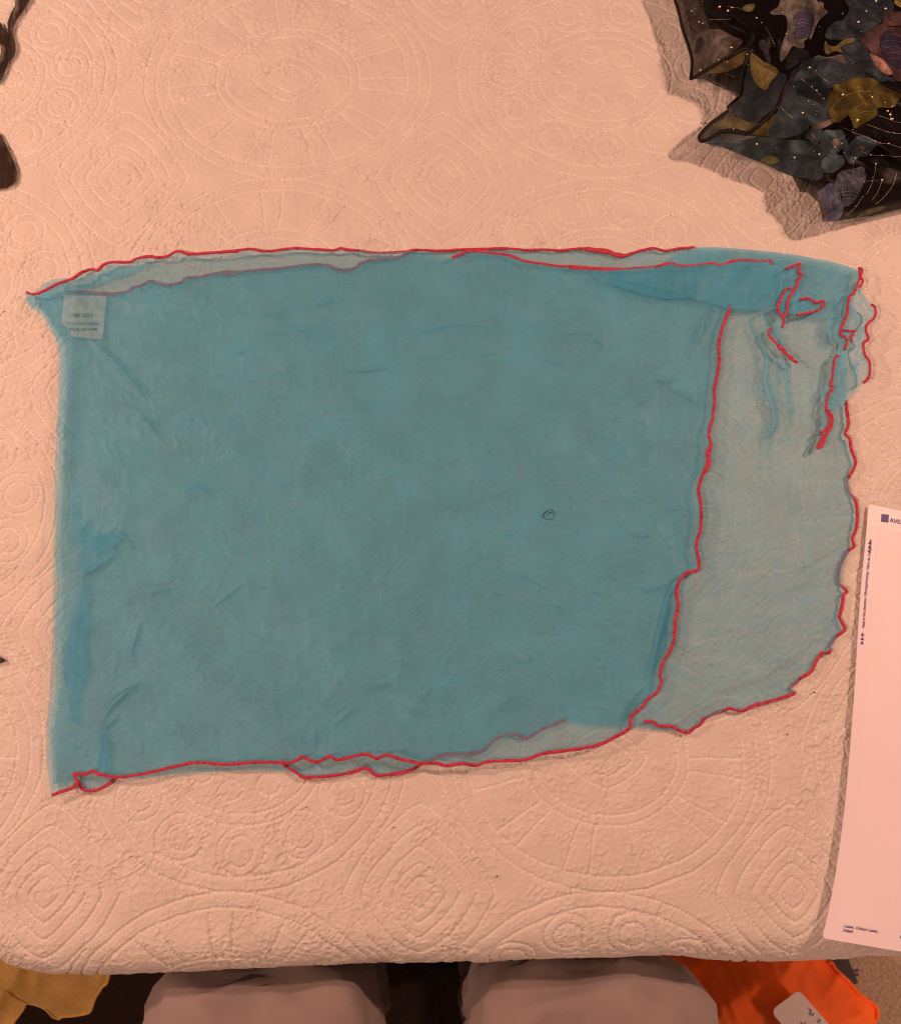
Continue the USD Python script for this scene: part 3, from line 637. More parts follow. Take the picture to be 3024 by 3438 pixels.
for u, v, rr, lab in ((221, 409, 5, "black speck of lint on the quilt near the left edge, above the wrap's corner"), (1337, 717, 5, "black speck of lint on the quilt above the middle of the wrap's top edge"),
                      (1028, 2711, 5, "dark speck of lint on the quilt below the wrap's lower hem"), (1321, 2779, 5, "dark speck of lint on the quilt at the upper left of the middle diamond"),
                      (1667, 2944, 6, "brown speck of lint on the quilt at the right corner of the middle diamond"), (2731, 2325, 6, "round black speck of lint on the quilt between the wrap and the label sheet"),
                      (2641, 2466, 5, "brown speck of lint on the quilt under the wrap's lower right corner"), (2367, 414, 7, "brown speck of lint beside the pointed tips of the floral scarf"),
                      (18, 1048, 5, "dark speck of lint on the quilt left of the wrap's upper corner"), (2250, 724, 4, "faint dark speck of lint on the quilt below the floral scarf's shadow")):
    p = at(u, v, 0.0)
    b = trimesh.creation.icosphere(1, 1.0)
    b.vertices *= np.array([rr, rr * 0.7, 3.0]) * 0.00012
    b.apply_translation((p[0], p[1], float(bed(p[:1], p[1:2])[0]) + 0.0002))
    obj("lint_speck", b, M["lint"], label=lab, cat="lint", group="specks of lint on the quilt")

# ---------------------------------------------------------------- dark brown sheer sheets laid on the quilt at the left edge
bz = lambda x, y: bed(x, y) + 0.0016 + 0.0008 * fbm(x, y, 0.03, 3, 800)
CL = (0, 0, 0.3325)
bw = thing("brown_sheet", "dark brown sheer sheet poking in at the upper left edge of the picture", "cloth")
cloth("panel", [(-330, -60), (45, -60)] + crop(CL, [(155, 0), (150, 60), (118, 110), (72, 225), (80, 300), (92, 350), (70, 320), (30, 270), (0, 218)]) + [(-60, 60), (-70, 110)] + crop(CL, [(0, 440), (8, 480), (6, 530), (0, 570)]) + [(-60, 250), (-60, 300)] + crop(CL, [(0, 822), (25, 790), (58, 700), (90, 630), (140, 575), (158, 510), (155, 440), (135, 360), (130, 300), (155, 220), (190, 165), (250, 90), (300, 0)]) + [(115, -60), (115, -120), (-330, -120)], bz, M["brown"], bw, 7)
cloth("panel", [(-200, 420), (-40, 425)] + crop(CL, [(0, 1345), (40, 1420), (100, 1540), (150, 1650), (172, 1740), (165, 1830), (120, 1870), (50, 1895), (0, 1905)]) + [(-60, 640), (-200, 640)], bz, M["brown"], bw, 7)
tip, _ = cloth("brown_sheet", [(-60, 2195), (-15, 2200), (2, 2206), (14, 2212), (19, 2219), (10, 2225), (0, 2228), (-20, 2230), (-60, 2240)], bz, M["brown"], None, 5, label="tiny dark tip of cloth at the left edge beside the wrap's lower half", cat="cloth")

# ---------------------------------------------------------------- black floral scarf
scarf = thing("floral_scarf", "crumpled black chiffon scarf printed with flowers, with black piping and gold sparkles", "scarf")
S_OUT = crop(CR, [(150, -220), (200, -80), (237, 0), (268, 100), (290, 200), (325, 300), (352, 400), (345, 545), (440, 545), (520, 590), (600, 610), (625, 640), (665, 672), (600, 742), (600, 768), (540, 812), (450, 882), (405, 930), (404, 960), (440, 988), (560, 1012), (700, 1072), (860, 1132), (980, 1192), (1045, 1215), (1100, 1322), (1150, 1328), (1230, 1400), (1260, 1530), (1330, 1528), (1450, 1510), (1600, 1490), (1798, 1442), (2000, 1400), (2000, -220)])
_pp, _pf, SPOLY = sheet_px(S_OUT, 60)
SRING = shapely.get_exterior_ring(SPOLY)


def scarf_z(u, v):
    u, v = np.asarray(u, float), np.asarray(v, float)
    pts = shapely.points(u, v)
    dist = shapely.distance(SRING, pts) * 0.00022
    lift = 0.013 + 0.010 * np.exp(-(((u - 2730) / 120) ** 2 + ((v - 690) / 100) ** 2)) - 0.007 * smoothstep(2800, 2920, u) * smoothstep(600, 720, v) + 0.003 * np.exp(-(((u - 2440) / 160) ** 2 + ((v - 520) / 90) ** 2))
    lift = lift - 0.004 * np.exp(-(((u - 2300) / 60) ** 2 + ((v - 250) / 70) ** 2))
    x, y = u * 0.00022, v * 0.00022
    wx, wy = x + 0.015 * fbm(x, y, 0.05, 3, 901), y + 0.015 * fbm(x, y, 0.05, 3, 902)
    fold = ridge(wx + 0.5 * wy, wy - 0.5 * wx, 0.05, 0.028, 903) ** 2.0 * 0.018 + ridge(wx, wy, 0.022, 0.030, 904) ** 2.5 * 0.009 + 0.0016 * fbm(x, y, 0.012, 3, 905)
    return lift + 0.016 * smoothstep(0, 0.07, dist) + fold * smoothstep(-0.01, 0.03, dist)


def scarf_patch(name, outline, m, parent, spacing, off=0.0, **tags):
    p, f, poly = sheet_px(outline, spacing)
    v = at(p[:, 0], p[:, 1], scarf_z(p[:, 0], p[:, 1]) + off)
    return obj(name, (v, f), m, parent, **tags)


cl = scarf_patch("chiffon", S_OUT, M["black"], scarf, 8)
# an under layer of the same chiffon, bunched beneath, that darkens the middle
p, f, _ = sheet_px(crop(CR, [(420, -220), (440, 90), (700, 330), (720, 620), (1000, 560), (960, 800), (1130, 900), (1260, 1180), (1290, 1480), (1500, 1440), (2000, 1330), (2000, -220)]), 12)
obj("chiffon", (at(p[:, 0], p[:, 1], np.maximum(scarf_z(p[:, 0], p[:, 1]) * 0.55 - 0.002, 0.002)), f), M["black"], scarf)
pc = {}


def print_mat(rgb):
    key = tuple(rgb)
    if key not in pc:
        lin = [((c / 255 + 0.055) / 1.055) ** 2.4 for c in rgb]
        base = np.clip(np.array(lin) / np.array([1.02, 0.62, 0.50]), 0, 0.8)
        n = len(pc)
        nodes = {"g": ("texture_coordinate", {}), "mp": ("mapping", {"scale": (1.0, 1.0, 1.0), "rotation": (0, 0, n * 0.7)}), "n": ("noise_texture", {"scale": 50.0, "detail": 7.0, "roughness": 0.7, "distortion": 2.5}),
                 "w": ("wave_texture", {"bands_direction": "x", "scale": 18.0, "distortion": 5.0, "detail": 3.0}), "mm": ("math", {"math_type": "multiply_add", "value2": 0.75, "value3": 0.08}), "aa": ("math", {"math_type": "multiply_add", "value2": 0.16}),
                 "r": ("rgb_ramp", {"ramp": [(0.22, tuple(base * 0.22)), (0.5, tuple(base * 0.9)), (0.8, tuple(np.minimum(base * 1.9, 0.9)))]}),
                 "d": ("diffuse_bsdf", {}), "t": ("translucent_bsdf", {}), "m": ("mix_closure", {"fac": 0.3}), "tp": ("transparent_bsdf", {}), "o": ("mix_closure", {"fac": 0.78}), "on": ("noise_texture", {"scale": 48.0, "detail": 5.0, "distortion": 2.0}), "om": ("map_range", {"from_min": 0.3, "from_max": 0.62, "to_min": 0.35, "to_max": 0.88})}
        pc[key] = mat(f"print_ink_{n:02d}", nodes, [("g.object", "mp.vector"), ("mp.vector", "n.vector"), ("mp.vector", "w.vector"), ("n.fac", "mm.value1"), ("w.fac", "aa.value1"), ("mm.value", "aa.value3"), ("aa.value", "r.fac"), ("r.color", "d.color"), ("r.color", "t.color"),
                                                     ("d.BSDF", "m.closure1"), ("t.BSDF", "m.closure2"), ("tp.BSDF", "o.closure1"), ("m.closure", "o.closure2"), ("mp.vector", "on.vector"), ("on.fac", "om.value"), ("om.result", "o.fac")], "o.closure")
    return pc[key]


def blob(cx, cy, rx, ry, rot=0.0, lobes=0, seed=0):
    th = np.linspace(0, 2 * math.pi, 40, endpoint=False)
    r = 1 + (0.10 * np.cos(lobes * th + seed) if lobes else 0) + 0.04 * np.sin(5 * th + seed)
    x, y = rx * r * np.cos(th), ry * r * np.sin(th)
    return list(zip(cx + x * math.cos(rot) - y * math.sin(rot), cy + x * math.sin(rot) + y * math.cos(rot)))


PRINT = [("petal", (118, 88, 76), [(372, 272), (420, 217), (490, 200), (560, 205), (640, 250), (705, 280), (650, 340), (560, 410), (430, 480), (390, 440), (362, 340)]),
         ("petal_spot", (62, 50, 44), [(375, 300), (400, 258), (425, 255), (430, 300), (400, 355), (368, 370)]), ("petal_spot", (60, 42, 30), [(640, 300), (665, 262), (690, 275), (660, 330), (610, 365)]),
         ("leaf", (116, 82, 46), [(440, 502), (500, 455), (560, 432), (720, 350), (722, 380), (700, 440), (600, 490), (500, 505)]), ("leaf", (134, 98, 54), [(762, 368), (850, 420), (950, 482), (900, 562), (862, 620), (800, 580), (765, 500)]),
         ("grey_ground", (58, 54, 52), [(700, 480), (722, 420), (755, 380), (765, 500), (805, 590), (865, 625), (905, 560), (950, 500), (1005, 540), (1000, 620), (975, 700), (850, 800), (750, 850), (620, 742), (690, 640)]),
         ("dark_petal", (48, 40, 44), [(880, 600), (900, 540), (950, 500), (1005, 520), (1000, 590), (950, 640), (890, 640)]),
         ("grey_ground", (68, 64, 63), [(1012, 562), (1060, 480), (1130, 430), (1240, 388), (1400, 432), (1500, 442), (1600, 482), (1700, 552), (1600, 562), (1450, 560), (1330, 602), (1290, 720), (1300, 820), (1180, 850), (1140, 905), (1000, 950), (880, 930), (940, 785), (965, 700), (1000, 620)]),
         ("grey_ground", (60, 57, 58), [(1285, 200), (1340, 150), (1400, 130), (1440, 60), (1430, -20), (1700, -20), (1750, 60), (1690, 100), (1650, 160), (1550, 220), (1500, 282), (1400, 272), (1285, 262)]),
         ("grey_ground", (64, 60, 60), [(1380, 330), (1470, 285), (1530, 290), (1575, 360), (1640, 470), (1760, 560), (1600, 520), (1500, 440), (1450, 430)]),
         ("iris", (100, 62, 58), [(1800, 78), (1690, 80), (1680, 120), (1660, 165), (1590, 190), (1515, 262), (1580, 350), (1600, 372), (1700, 452), (1750, 540), (1800, 560), (1900, 560), (1900, 78)]), ("iris_throat", (64, 48, 62), [(1800, 260), (1740, 210), (1690, 215), (1660, 300), (1690, 400), (1740, 450), (1800, 470), (1900, 460), (1900, 270)]),
         ("petal", (168, 106, 90), [(1580, 370), (1622, 380), (1682, 422), (1740, 502), (1700, 512), (1632, 472), (1610, 430)]),
         ("leaf", (104, 74, 36), [(1290, 722), (1300, 660), (1335, 602), (1330, 585), (1380, 575), (1425, 552), (1500, 535), (1600, 540), (1660, 580), (1720, 610), (1798, 650), (1772, 700), (1735, 742), (1640, 742), (1632, 792), (1560, 840), (1480, 885), (1460, 840), (1440, 792), (1400, 820), (1370, 842), (1330, 840), (1300, 790)]),
         ("leaf", (92, 70, 30), [(1440, 785), (1480, 735), (1560, 720), (1632, 760), (1620, 800), (1545, 850), (1480, 882), (1460, 840)]),
         ("small_flower", (88, 84, 84), blob(1205, 930, 60, 58, 0, 4)), ("small_flower", (92, 89, 88), blob(1335, 972, 92, 82, 0.2, 5)), ("small_flower", (90, 88, 88), blob(1530, 1005, 95, 68, -0.2, 4)), ("small_flower", (84, 82, 82), [(1400, 1030), (1480, 990), (1530, 1050), (1500, 1090), (1450, 1130), (1420, 1100)]),
         ("flower_heart", (134, 96, 80), blob(1355, 985, 36, 26, 0.3, 3)), ("flower_heart", (138, 96, 76), blob(1500, 1018, 48, 24, 0.1, 3)), ("flower_heart", (120, 92, 84), blob(1190, 945, 20, 28, 0, 3)),
         ("grey_ground", (72, 70, 67), [(440, 985), (500, 950), (560, 930), (640, 920), (735, 932), (860, 945), (1000, 962), (1150, 972), (1250, 1002), (1330, 1060), (1395, 1075), (1400, 1130), (1300, 1180), (1160, 1232), (1000, 1192), (860, 1130), (700, 1072), (560, 1012)]),
         ("petal", (112, 94, 88), [(580, 965), (640, 930), (740, 935), (800, 942), (720, 965), (620, 985)]), ("leaf", (136, 106, 60), blob(895, 1104, 62, 28, 0.05)), ("leaf", (104, 78, 40), [(760, 920), (830, 870), (940, 782), (945, 850), (905, 930), (830, 935)]), ("leaf", (118, 92, 58), [(520, 870), (560, 830), (640, 800), (740, 840), (820, 860), (730, 900), (640, 880), (560, 890)]),
         ("petal", (80, 66, 70), [(1040, 1170), (1090, 1130), (1130, 1110), (1180, 1120), (1240, 1098), (1320, 1118), (1280, 1172), (1230, 1242), (1120, 1222), (1060, 1200)]), ("petal", (88, 86, 84), [(1250, 1110), (1330, 1065), (1390, 1080), (1405, 1130), (1330, 1190), (1270, 1180)]),
         ("petal", (92, 76, 78), [(1370, 1192), (1420, 1170), (1480, 1162), (1535, 1150), (1552, 1222), (1512, 1330), (1470, 1390), (1430, 1422), (1382, 1420), (1390, 1350), (1340, 1300), (1350, 1230)]), ("petal", (116, 98, 110), [(1220, 1330), (1260, 1300), (1290, 1268), (1342, 1268), (1372, 1330), (1392, 1400), (1400, 1440), (1380, 1500), (1322, 1528), (1265, 1522), (1290, 1450), (1250, 1400)]),
         ("iris", (132, 104, 88), [(895, 82), (950, 40), (990, -20), (1190, -20), (1232, 60), (1190, 110), (1172, 190), (1160, 250), (1130, 282), (1130, 325), (1090, 330), (1050, 318), (1010, 380), (970, 422), (960, 372), (985, 280), (1012, 200), (1000, 108), (920, 100)]), ("iris_throat", (76, 58, 76), [(1058, 105), (1120, 70), (1190, 90), (1182, 180), (1172, 240), (1120, 262), (1072, 252), (1075, 180)]),
         ("stem", (132, 100, 84), [(1195, 140), (1205, 60), (1230, 10), (1262, 20), (1268, 60), (1292, 80), (1225, 150), (1180, 262), (1165, 260), (1180, 190)]), ("leaf", (122, 92, 56), [(1275, 280), (1300, 310), (1345, 315), (1400, 275), (1468, 258), (1480, 280), (1385, 318), (1395, 362), (1345, 350), (1290, 372), (1270, 340)]),
         ("petal", (110, 82, 76), [(1195, 400), (1225, 378), (1290, 392), (1400, 370), (1450, 400), (1475, 440), (1400, 436), (1310, 400), (1220, 412)]), ("petal", (128, 98, 82), [(1165, 850), (1230, 830), (1300, 820), (1345, 830), (1290, 870), (1220, 890)]), ("leaf", (110, 90, 56), [(1480, 1510), (1560, 1450), (1680, 1420), (1660, 1450), (1560, 1490)]),
         ("leaf", (120, 92, 60), [(700, 60), (730, 30), (790, 25), (770, 70), (740, 80)]), ("leaf", (150, 110, 60), [(1750, 10), (1800, -20), (1900, -20), (1900, 60), (1800, 50)]), ("petal", (64, 52, 52), [(815, 290), (840, 270), (870, 290), (880, 340), (900, 420), (880, 450), (850, 360), (820, 330)]),
         ("dark_petal", (44, 36, 34), [(1000, 440), (1060, 330), (1130, 340), (1170, 380), (1100, 430), (1010, 480)])]
for n, (name, rgb, pts) in enumerate(PRINT):
    q = np.array(pts, float)
    q = spline(q, 6, closed=True)[:-1] if len(pts) < 30 else q
    scarf_patch(name, crop(CR, [tuple(a) for a in q]), print_mat(rgb), scarf, 9, 0.0004 + 0.00035 * (n % 5) + (0.0009 if "heart" in name or "throat" in name or "spot" in name else 0))
VEINS = [((150, 118, 128), 0.00035, [[(1085, 140), (1120, 128), (1160, 140)], [(1078, 165), (1120, 150), (1172, 166)], [(1080, 190), (1120, 176), (1168, 192)], [(1082, 214), (1122, 200), (1166, 216)], [(1090, 238), (1125, 228), (1160, 240)], [(1060, 60), (1075, 100), (1068, 150)], [(1130, 10), (1125, 50), (1115, 85)], [(1020, 210), (1000, 290), (975, 380)], [(1045, 180), (1030, 260), (1035, 310)]]),
         ((122, 104, 104), 0.00035, [[(1390, 1330), (1440, 1318), (1500, 1330)], [(1392, 1352), (1440, 1344), (1490, 1356)], [(1400, 1375), (1440, 1368), (1478, 1378)], [(1360, 1205), (1390, 1260), (1395, 1330)], [(1530, 1165), (1535, 1230), (1500, 1320)], [(1300, 1290), (1315, 1380), (1330, 1500)], [(1345, 1290), (1350, 1400), (1345, 1500)], [(1100, 1135), (1140, 1165), (1150, 1210)], [(1200, 1110), (1205, 1160), (1220, 1220)]]),
         ((128, 84, 82), 0.0004, [[(1680, 250), (1740, 235), (1800, 250)], [(1672, 290), (1735, 275), (1800, 292)], [(1678, 330), (1740, 318), (1800, 335)], [(1690, 370), (1745, 360), (1800, 380)], [(1705, 410), (1750, 402), (1800, 420)], [(1560, 250), (1600, 300), (1630, 370)]]),
         ((150, 116, 62), 0.0004, [[(1310, 760), (1370, 690), (1460, 640), (1580, 630), (1700, 650)], [(1500, 640), (1540, 700), (1560, 740)], [(1620, 560), (1600, 600), (1560, 635)], [(1460, 800), (1540, 770), (1620, 765)], [(775, 380), (820, 470), (850, 600)]]),
         ((120, 118, 118), 0.0003, [[(1262, 905), (1290, 960), (1335, 985)], [(1420, 930), (1380, 960), (1350, 985)], [(1450, 985), (1490, 1010), (1530, 1020)], [(1600, 960), (1560, 990), (1520, 1015)], [(440, 985), (560, 975), (700, 985)], [(480, 215), (500, 300), (470, 400), (440, 470)], [(600, 240), (560, 320), (500, 430)]])]
for rgb, rad, lines in VEINS:
    for pts in lines:
        q = spline(np.array(crop(CR, pts)), 5)
        obj("vein", tube(at(q[:, 0], q[:, 1], scarf_z(q[:, 0], q[:, 1]) + 0.0024), rad * 0.6, 5, 0.4), print_mat(rgb), scarf)
for pts, rad in (([(150, -220), (200, -80), (237, 0), (268, 100), (290, 200), (325, 300), (352, 400), (352, 480), (345, 545)], 0.0012), ([(345, 545), (440, 490), (540, 430), (640, 372), (730, 330)], 0.0013), ([(745, 350), (720, 450), (700, 560), (690, 650), (640, 700), (598, 742)], 0.0010),
                 ([(600, 766), (540, 810), (480, 855), (430, 905), (405, 940), (412, 968), (445, 970), (500, 940), (560, 912), (640, 905), (735, 926)], 0.0014), ([(735, 925), (820, 860), (900, 790), (955, 715), (990, 620), (1040, 540), (1120, 435)], 0.0013)):
    s = spline(np.array(crop(CR, pts)), 5)
    v = at(s[:, 0], s[:, 1], scarf_z(s[:, 0], s[:, 1]) + 0.0012)
    obj("piping", tube(v, rad * (1 + 0.1 * fbm(np.arange(len(v)) * 0.3, np.zeros(len(v)), 4, 2, 4)), 8), M["piping"], scarf)
rnd = random.Random(5)
SP = [(430, 158), (403, 149), (354, 72), (546, 45), (632, 50), (603, 72), (425, 6), (835, 155), (415, 482), (540, 410), (627, 326), (582, 418), (598, 425), (743, 445), (735, 372), (1005, 230), (1236, 183), (1398, 550), (1055, 598), (1218, 622), (1265, 678), (1240, 652), (1185, 596), (1194, 719), (1160, 695), (1218, 770), (1214, 790), (1118, 778), (1303, 828), (1505, 602), (1395, 652), (1598, 668), (1580, 655), (1497, 828), (1688, 705), (1735, 733), (1755, 730), (1730, 820), (1740, 818), (1722, 790), (1705, 765), (1700, 908), (1748, 915), (1468, 912), (1465, 895), (1275, 932), (1352, 972), (1390, 988), (1406, 1050), (1340, 1015), (1527, 1045), (1555, 1055), (1590, 1068), (1664, 1070), (1620, 972), (1650, 985), (1712, 990), (940, 1020), (804, 992), (556, 928), (540, 912), (1062, 1086), (1195, 1043), (1234, 1063), (507, 860), (640, 890), (1466, 1208), (1470, 1180), (1383, 1240), (1503, 150), (1465, 245), (1558, 75), (1625, 5), (1690, 58), (1395, 93), (1525, 215), (980, 85), (800, 122), (1600, 1225), (1625, 1130), (1668, 1240), (1480, 1090), (908, 790), (1166, 465), (1212, 488)]
for u, v in crop(CR, SP):
    s = 0.00062 * (0.45 + 1.15 * rnd.random() ** 2.2)
    b = trimesh.creation.icosphere(1, s)
    b.apply_translation(at(u, v, float(scarf_z(np.array([u]), np.array([v]))[0]) + 0.0012 + s))
    obj("sparkle", b, M["sparkle"], scarf)
LUREX = [[(1640, 795), (1700, 815), (1760, 838), (1850, 850)], [(1560, 855), (1640, 885), (1720, 912), (1850, 925)], [(1400, 880), (1470, 912), (1560, 945), (1650, 985), (1720, 992), (1850, 1040)], [(1520, 1045), (1600, 1068), (1670, 1072), (1800, 1080)], [(1625, 1130), (1615, 1200), (1590, 1280), (1560, 1340)], [(1770, 1190), (1740, 1280), (1680, 1360), (1620, 1410)], [(1668, 1240), (1640, 1320), (1600, 1380)], [(1110, 540), (1170, 590), (1240, 652)], [(960, 730), (1010, 780), (1050, 810)], [(1180, 470), (1240, 520), (1300, 570)], [(860, 180), (900, 250), (930, 320)], [(350, 75), (385, 50)], [(470, 130), (540, 135), (620, 128)], [(590, 505), (650, 530)], [(500, 560), (560, 590), (600, 605)], [(1540, 1350), (1490, 1420), (1420, 1490)], [(1560, 1200), (1545, 1260)], [(600, 40), (690, 55)], [(1730, 760), (1725, 820)], [(1470, 1110), (1470, 1210)]]
for pts in LUREX:
    s = spline(np.array(crop(CR, pts)), 5)
    obj("metallic_thread", tube(at(s[:, 0], s[:, 1], scarf_z(s[:, 0], s[:, 1]) + 0.0016), 0.00007, 4), M["sparkle"], scarf)

# ---------------------------------------------------------------- the sheet of labels
LE = np.array([(2914, 1692), (2909, 1760), (2900, 1860), (2890, 1960), (2879, 2120), (2866, 2330), (2850, 2540), (2831, 2740), (2804, 2930), (2778, 3070), (2757, 3150)])
le = spline(LE, 12)
tt = np.linspace(0, 1, len(le))
lz = 0.0016 + 0.0008 * np.sin(tt * 3.1) + 0.0062 * tt**4
LP = at(le[:, 0], le[:, 1], lz)
ld = np.stack([at(u + 300, v + 300 * (0.235 - 0.065 * t), z) for (u, v), t, z in zip(le, tt, lz)]) - LP
ld /= np.linalg.norm(ld, axis=1, keepdims=True)


def sheet_at(s, t, off=0.0):
    """Point s metres in from the sheet's left edge and t (0..1) down it."""
    s, t = np.broadcast_arrays(np.asarray(s, float), np.asarray(t, float))
    a = np.stack([np.interp(t, tt, LP[:, k]) for k in range(3)], -1)
    dd = np.stack([np.interp(t, tt, ld[:, k]) for k in range(3)], -1)
    p = a + dd * s[..., None]
    p[..., 2] += off + 0.004 * np.sin(np.clip(s / 0.21, 0, 1) * math.pi) * (1 - t)
    return p


def sheet_patch(s0, s1, t0, t1, off, thick, rad, ns=10, nt=30):
    """A rounded rectangle of paper following the sheet, as a closed thin solid."""
    H_ = 0.297
    box = shapely.box(s0 + rad, t0 * H_ + rad, s1 - rad, t1 * H_ - rad).buffer(rad, quad_segs=4)
    p, f, _ = sheet_px(list(box.exterior.coords)[:-1], max(s1 - s0, 0.03) / ns, 0.006)
    top = sheet_at(p[:, 0], p[:, 1] / H_, off + thick)
    bot = sheet_at(p[:, 0], p[:, 1] / H_, off)
    n = len(p)
    e = np.sort(np.vstack([f[:, [0, 1]], f[:, [1, 2]], f[:, [2, 0]]]), 1)
    u, cnt = np.unique(e, axis=0, return_counts=True)
    b = u[cnt == 1]
    side = np.vstack([np.stack([b[:, 0], b[:, 1], b[:, 1] + n], 1), np.stack([b[:, 0], b[:, 1] + n, b[:, 0] + n], 1)])
    return np.vstack([top, bot]), np.vstack([f, f[:, ::-1] + n, side])


sheet = thing("label_sheet", "pale sheet of blank sticky labels with small blue print, right of the wrap", "label sheet")
obj("backing_sheet", sheet_patch(0, 0.21, 0, 1, 0, 0.0006, 0.003, 14), M["liner"], sheet, smooth=35)
top_t, row_t = 0.046, 0.1140
for rr in range(8):
    for cc in range(3):
        s0 = 0.0072 + cc * 0.0660
        obj("sticker", sheet_patch(s0, s0 + 0.0635, top_t + rr * row_t + 0.0004, top_t + (rr + 1) * row_t - 0.0008, 0.0006, 0.00012, 0.0018, 5), M["paper"], sheet, smooth=35)


def sheet_text(text, s, t, h, m=None, bold=True, vertical=False, sx=1.0):
    tm = meshkit.text_mesh(text, h, 0.00006, bold)
    p = np.array(tm.vertices)
    if vertical:
        w = sheet_at(s - p[:, 1], t - sx * p[:, 0] / 0.297, 0.0008)
    else:
        w = sheet_at(s + sx * p[:, 0], t - p[:, 1] / 0.297, 0.0008)
    w[:, 2] += p[:, 2]
    obj("lettering", (w, np.array(tm.faces)), m or M["blue_ink"], sheet, smooth=False)


def sheet_shape(name, st, off=0.0008):
    tm = trimesh.creation.extrude_polygon(Polygon(st), 0.00006, engine="earcut")
    p = np.array(tm.vertices)
    w = sheet_at(p[:, 0], p[:, 1] / 0.297, off)
    w[:, 2] += p[:, 2]
    obj(name, (w, np.array(tm.faces)), M["blue_ink"], sheet, smooth=False)


sheet_shape("emblem", [(0.0093, 0.0050), (0.0143, 0.0044), (0.0143, 0.0098), (0.0093, 0.0102)])
sheet_text("AVERY", 0.0152, 0.0305, 0.0027)
sheet_text("Feed in this direction / Einzugsrichtung / Sens de chargement", 0.0040, 0.283, 0.0016, vertical=True, sx=0.95)
for t0 in (0.085, 0.0945, 0.104, 0.2955, 0.305, 0.3145):
    y0 = t0 * 0.297
    sheet_shape("arrow", [(0.0018, y0 + 0.0016), (0.0042, y0 + 0.0016), (0.0030, y0 - 0.0008)])
sheet_text("Laser, Colour Laser,", 0.0115, 0.966, 0.0018, sx=0.95)
sheet_text("Inkjet", 0.0115, 0.976, 0.0018, sx=0.95)
sheet_text("85", 0.0475, 0.969, 0.0019)

# ---------------------------------------------------------------- trousers of whoever sits at the foot of the bed
def ball(x, y, z, rx, ry, rz=None):
    m = trimesh.creation.icosphere(2, 1.0)
    return m.vertices * np.array([rx, ry, rz or rx]) + np.array([x, y, z])


def hull(*pts):
    return manifold3d.Manifold.hull_points(np.vstack(pts))


person = thing("person", "person in taupe trousers seated at the foot of the bed, only the knees in view", "person")
parts = []
for kx, kr, hx in ((-0.135, 0.0775, -0.115), (0.0985, 0.082, 0.085)):
    w_ = kr - 0.034
    knee = [ball(kx + sx * w_, -0.352, -0.062, 0.034, 0.034) for sx in (-1, 1)] + [ball(kx + sx * (w_ - 0.012), -0.375, -0.12, 0.045, 0.045) for sx in (-1, 1)]
    mid = [ball(kx + 0.1 * (hx - kx), -0.46, -0.092, kr * 1.02, 0.07, 0.07)]
    hip = [ball(hx, -0.80, -0.05, 0.098, 0.10, 0.088)]
    calf = [ball(kx - 0.005, -0.395, -0.26, kr * 0.95, 0.068, 0.07)]
    ank = [ball(kx - 0.012, -0.40, -0.49, 0.066, 0.066, 0.03)]
    parts += [hull(*knee, *mid), hull(*mid, *hip), hull(*knee, *calf), hull(*calf, *ank)]
parts += [hull(ball(-0.115, -0.80, -0.05, 0.098, 0.10, 0.088), ball(0.085, -0.80, -0.05, 0.098, 0.10, 0.088), ball(-0.015, -0.84, 0.13, 0.15, 0.10, 0.04))]
tr = manifold3d.Manifold.batch_boolean(parts, manifold3d.OpType.Add).refine_to_length(0.012)
a = tr.to_mesh()
tm = trimesh.Trimesh(a.vert_properties[:, :3], a.tri_verts)
trimesh.smoothing.filter_taubin(tm, iterations=16)
vv = np.array(tm.vertices)
nn = np.array(tm.vertex_normals)
wr = 0.009 * (meshkit.fbm(vv * np.array([16, 10, 26]), 3, 5) * 2 - 1) + 0.009 * (1 - np.abs(2 * meshkit.noise(vv * np.array([20, 30, 40]) + 0.6 * vv[:, [1, 2, 0]] * 20, 9) - 1)) ** 3
tm.vertices = vv + nn * wr[:, None]
obj("trousers", tm, M["trousers"], person)
for x in (-0.147, 0.0865):
    sh = hull(ball(x, -0.40, -0.505, 0.042, 0.045, 0.03), ball(x, -0.27, -0.515, 0.045, 0.05, 0.022), ball(x, -0.43, -0.50, 0.036, 0.04, 0.033)).refine_to_length(0.012)
    obj("shoe", sh, M["shoe"], person)

# ---------------------------------------------------------------- ochre cloth hanging at the lower left corner
ochre = thing("ochre_cloth", "crumpled ochre yellow cloth hanging below the lower left corner of the quilt", "cloth")
CY = (0, 3150, 0.34483)


def ochre_z(base, seed):
    def f(u, v):
        x, y = u * 0.00025, v * 0.00025
        return base - 0.10 * smoothstep(3200, 3440, v) + 0.012 * fbm(x, y, 0.03, 3, seed) + 0.010 * ridge(x + 0.4 * y, y, 0.025, 0.09, seed + 1) ** 2
    return f


def cloth_uv(name, outline, zf, m, parent, spacing, **tags):
    p, f, _ = sheet_px(outline, spacing)
    return obj(name, (at(p[:, 0], p[:, 1], zf(p[:, 0], p[:, 1])), f), m, parent, **tags)


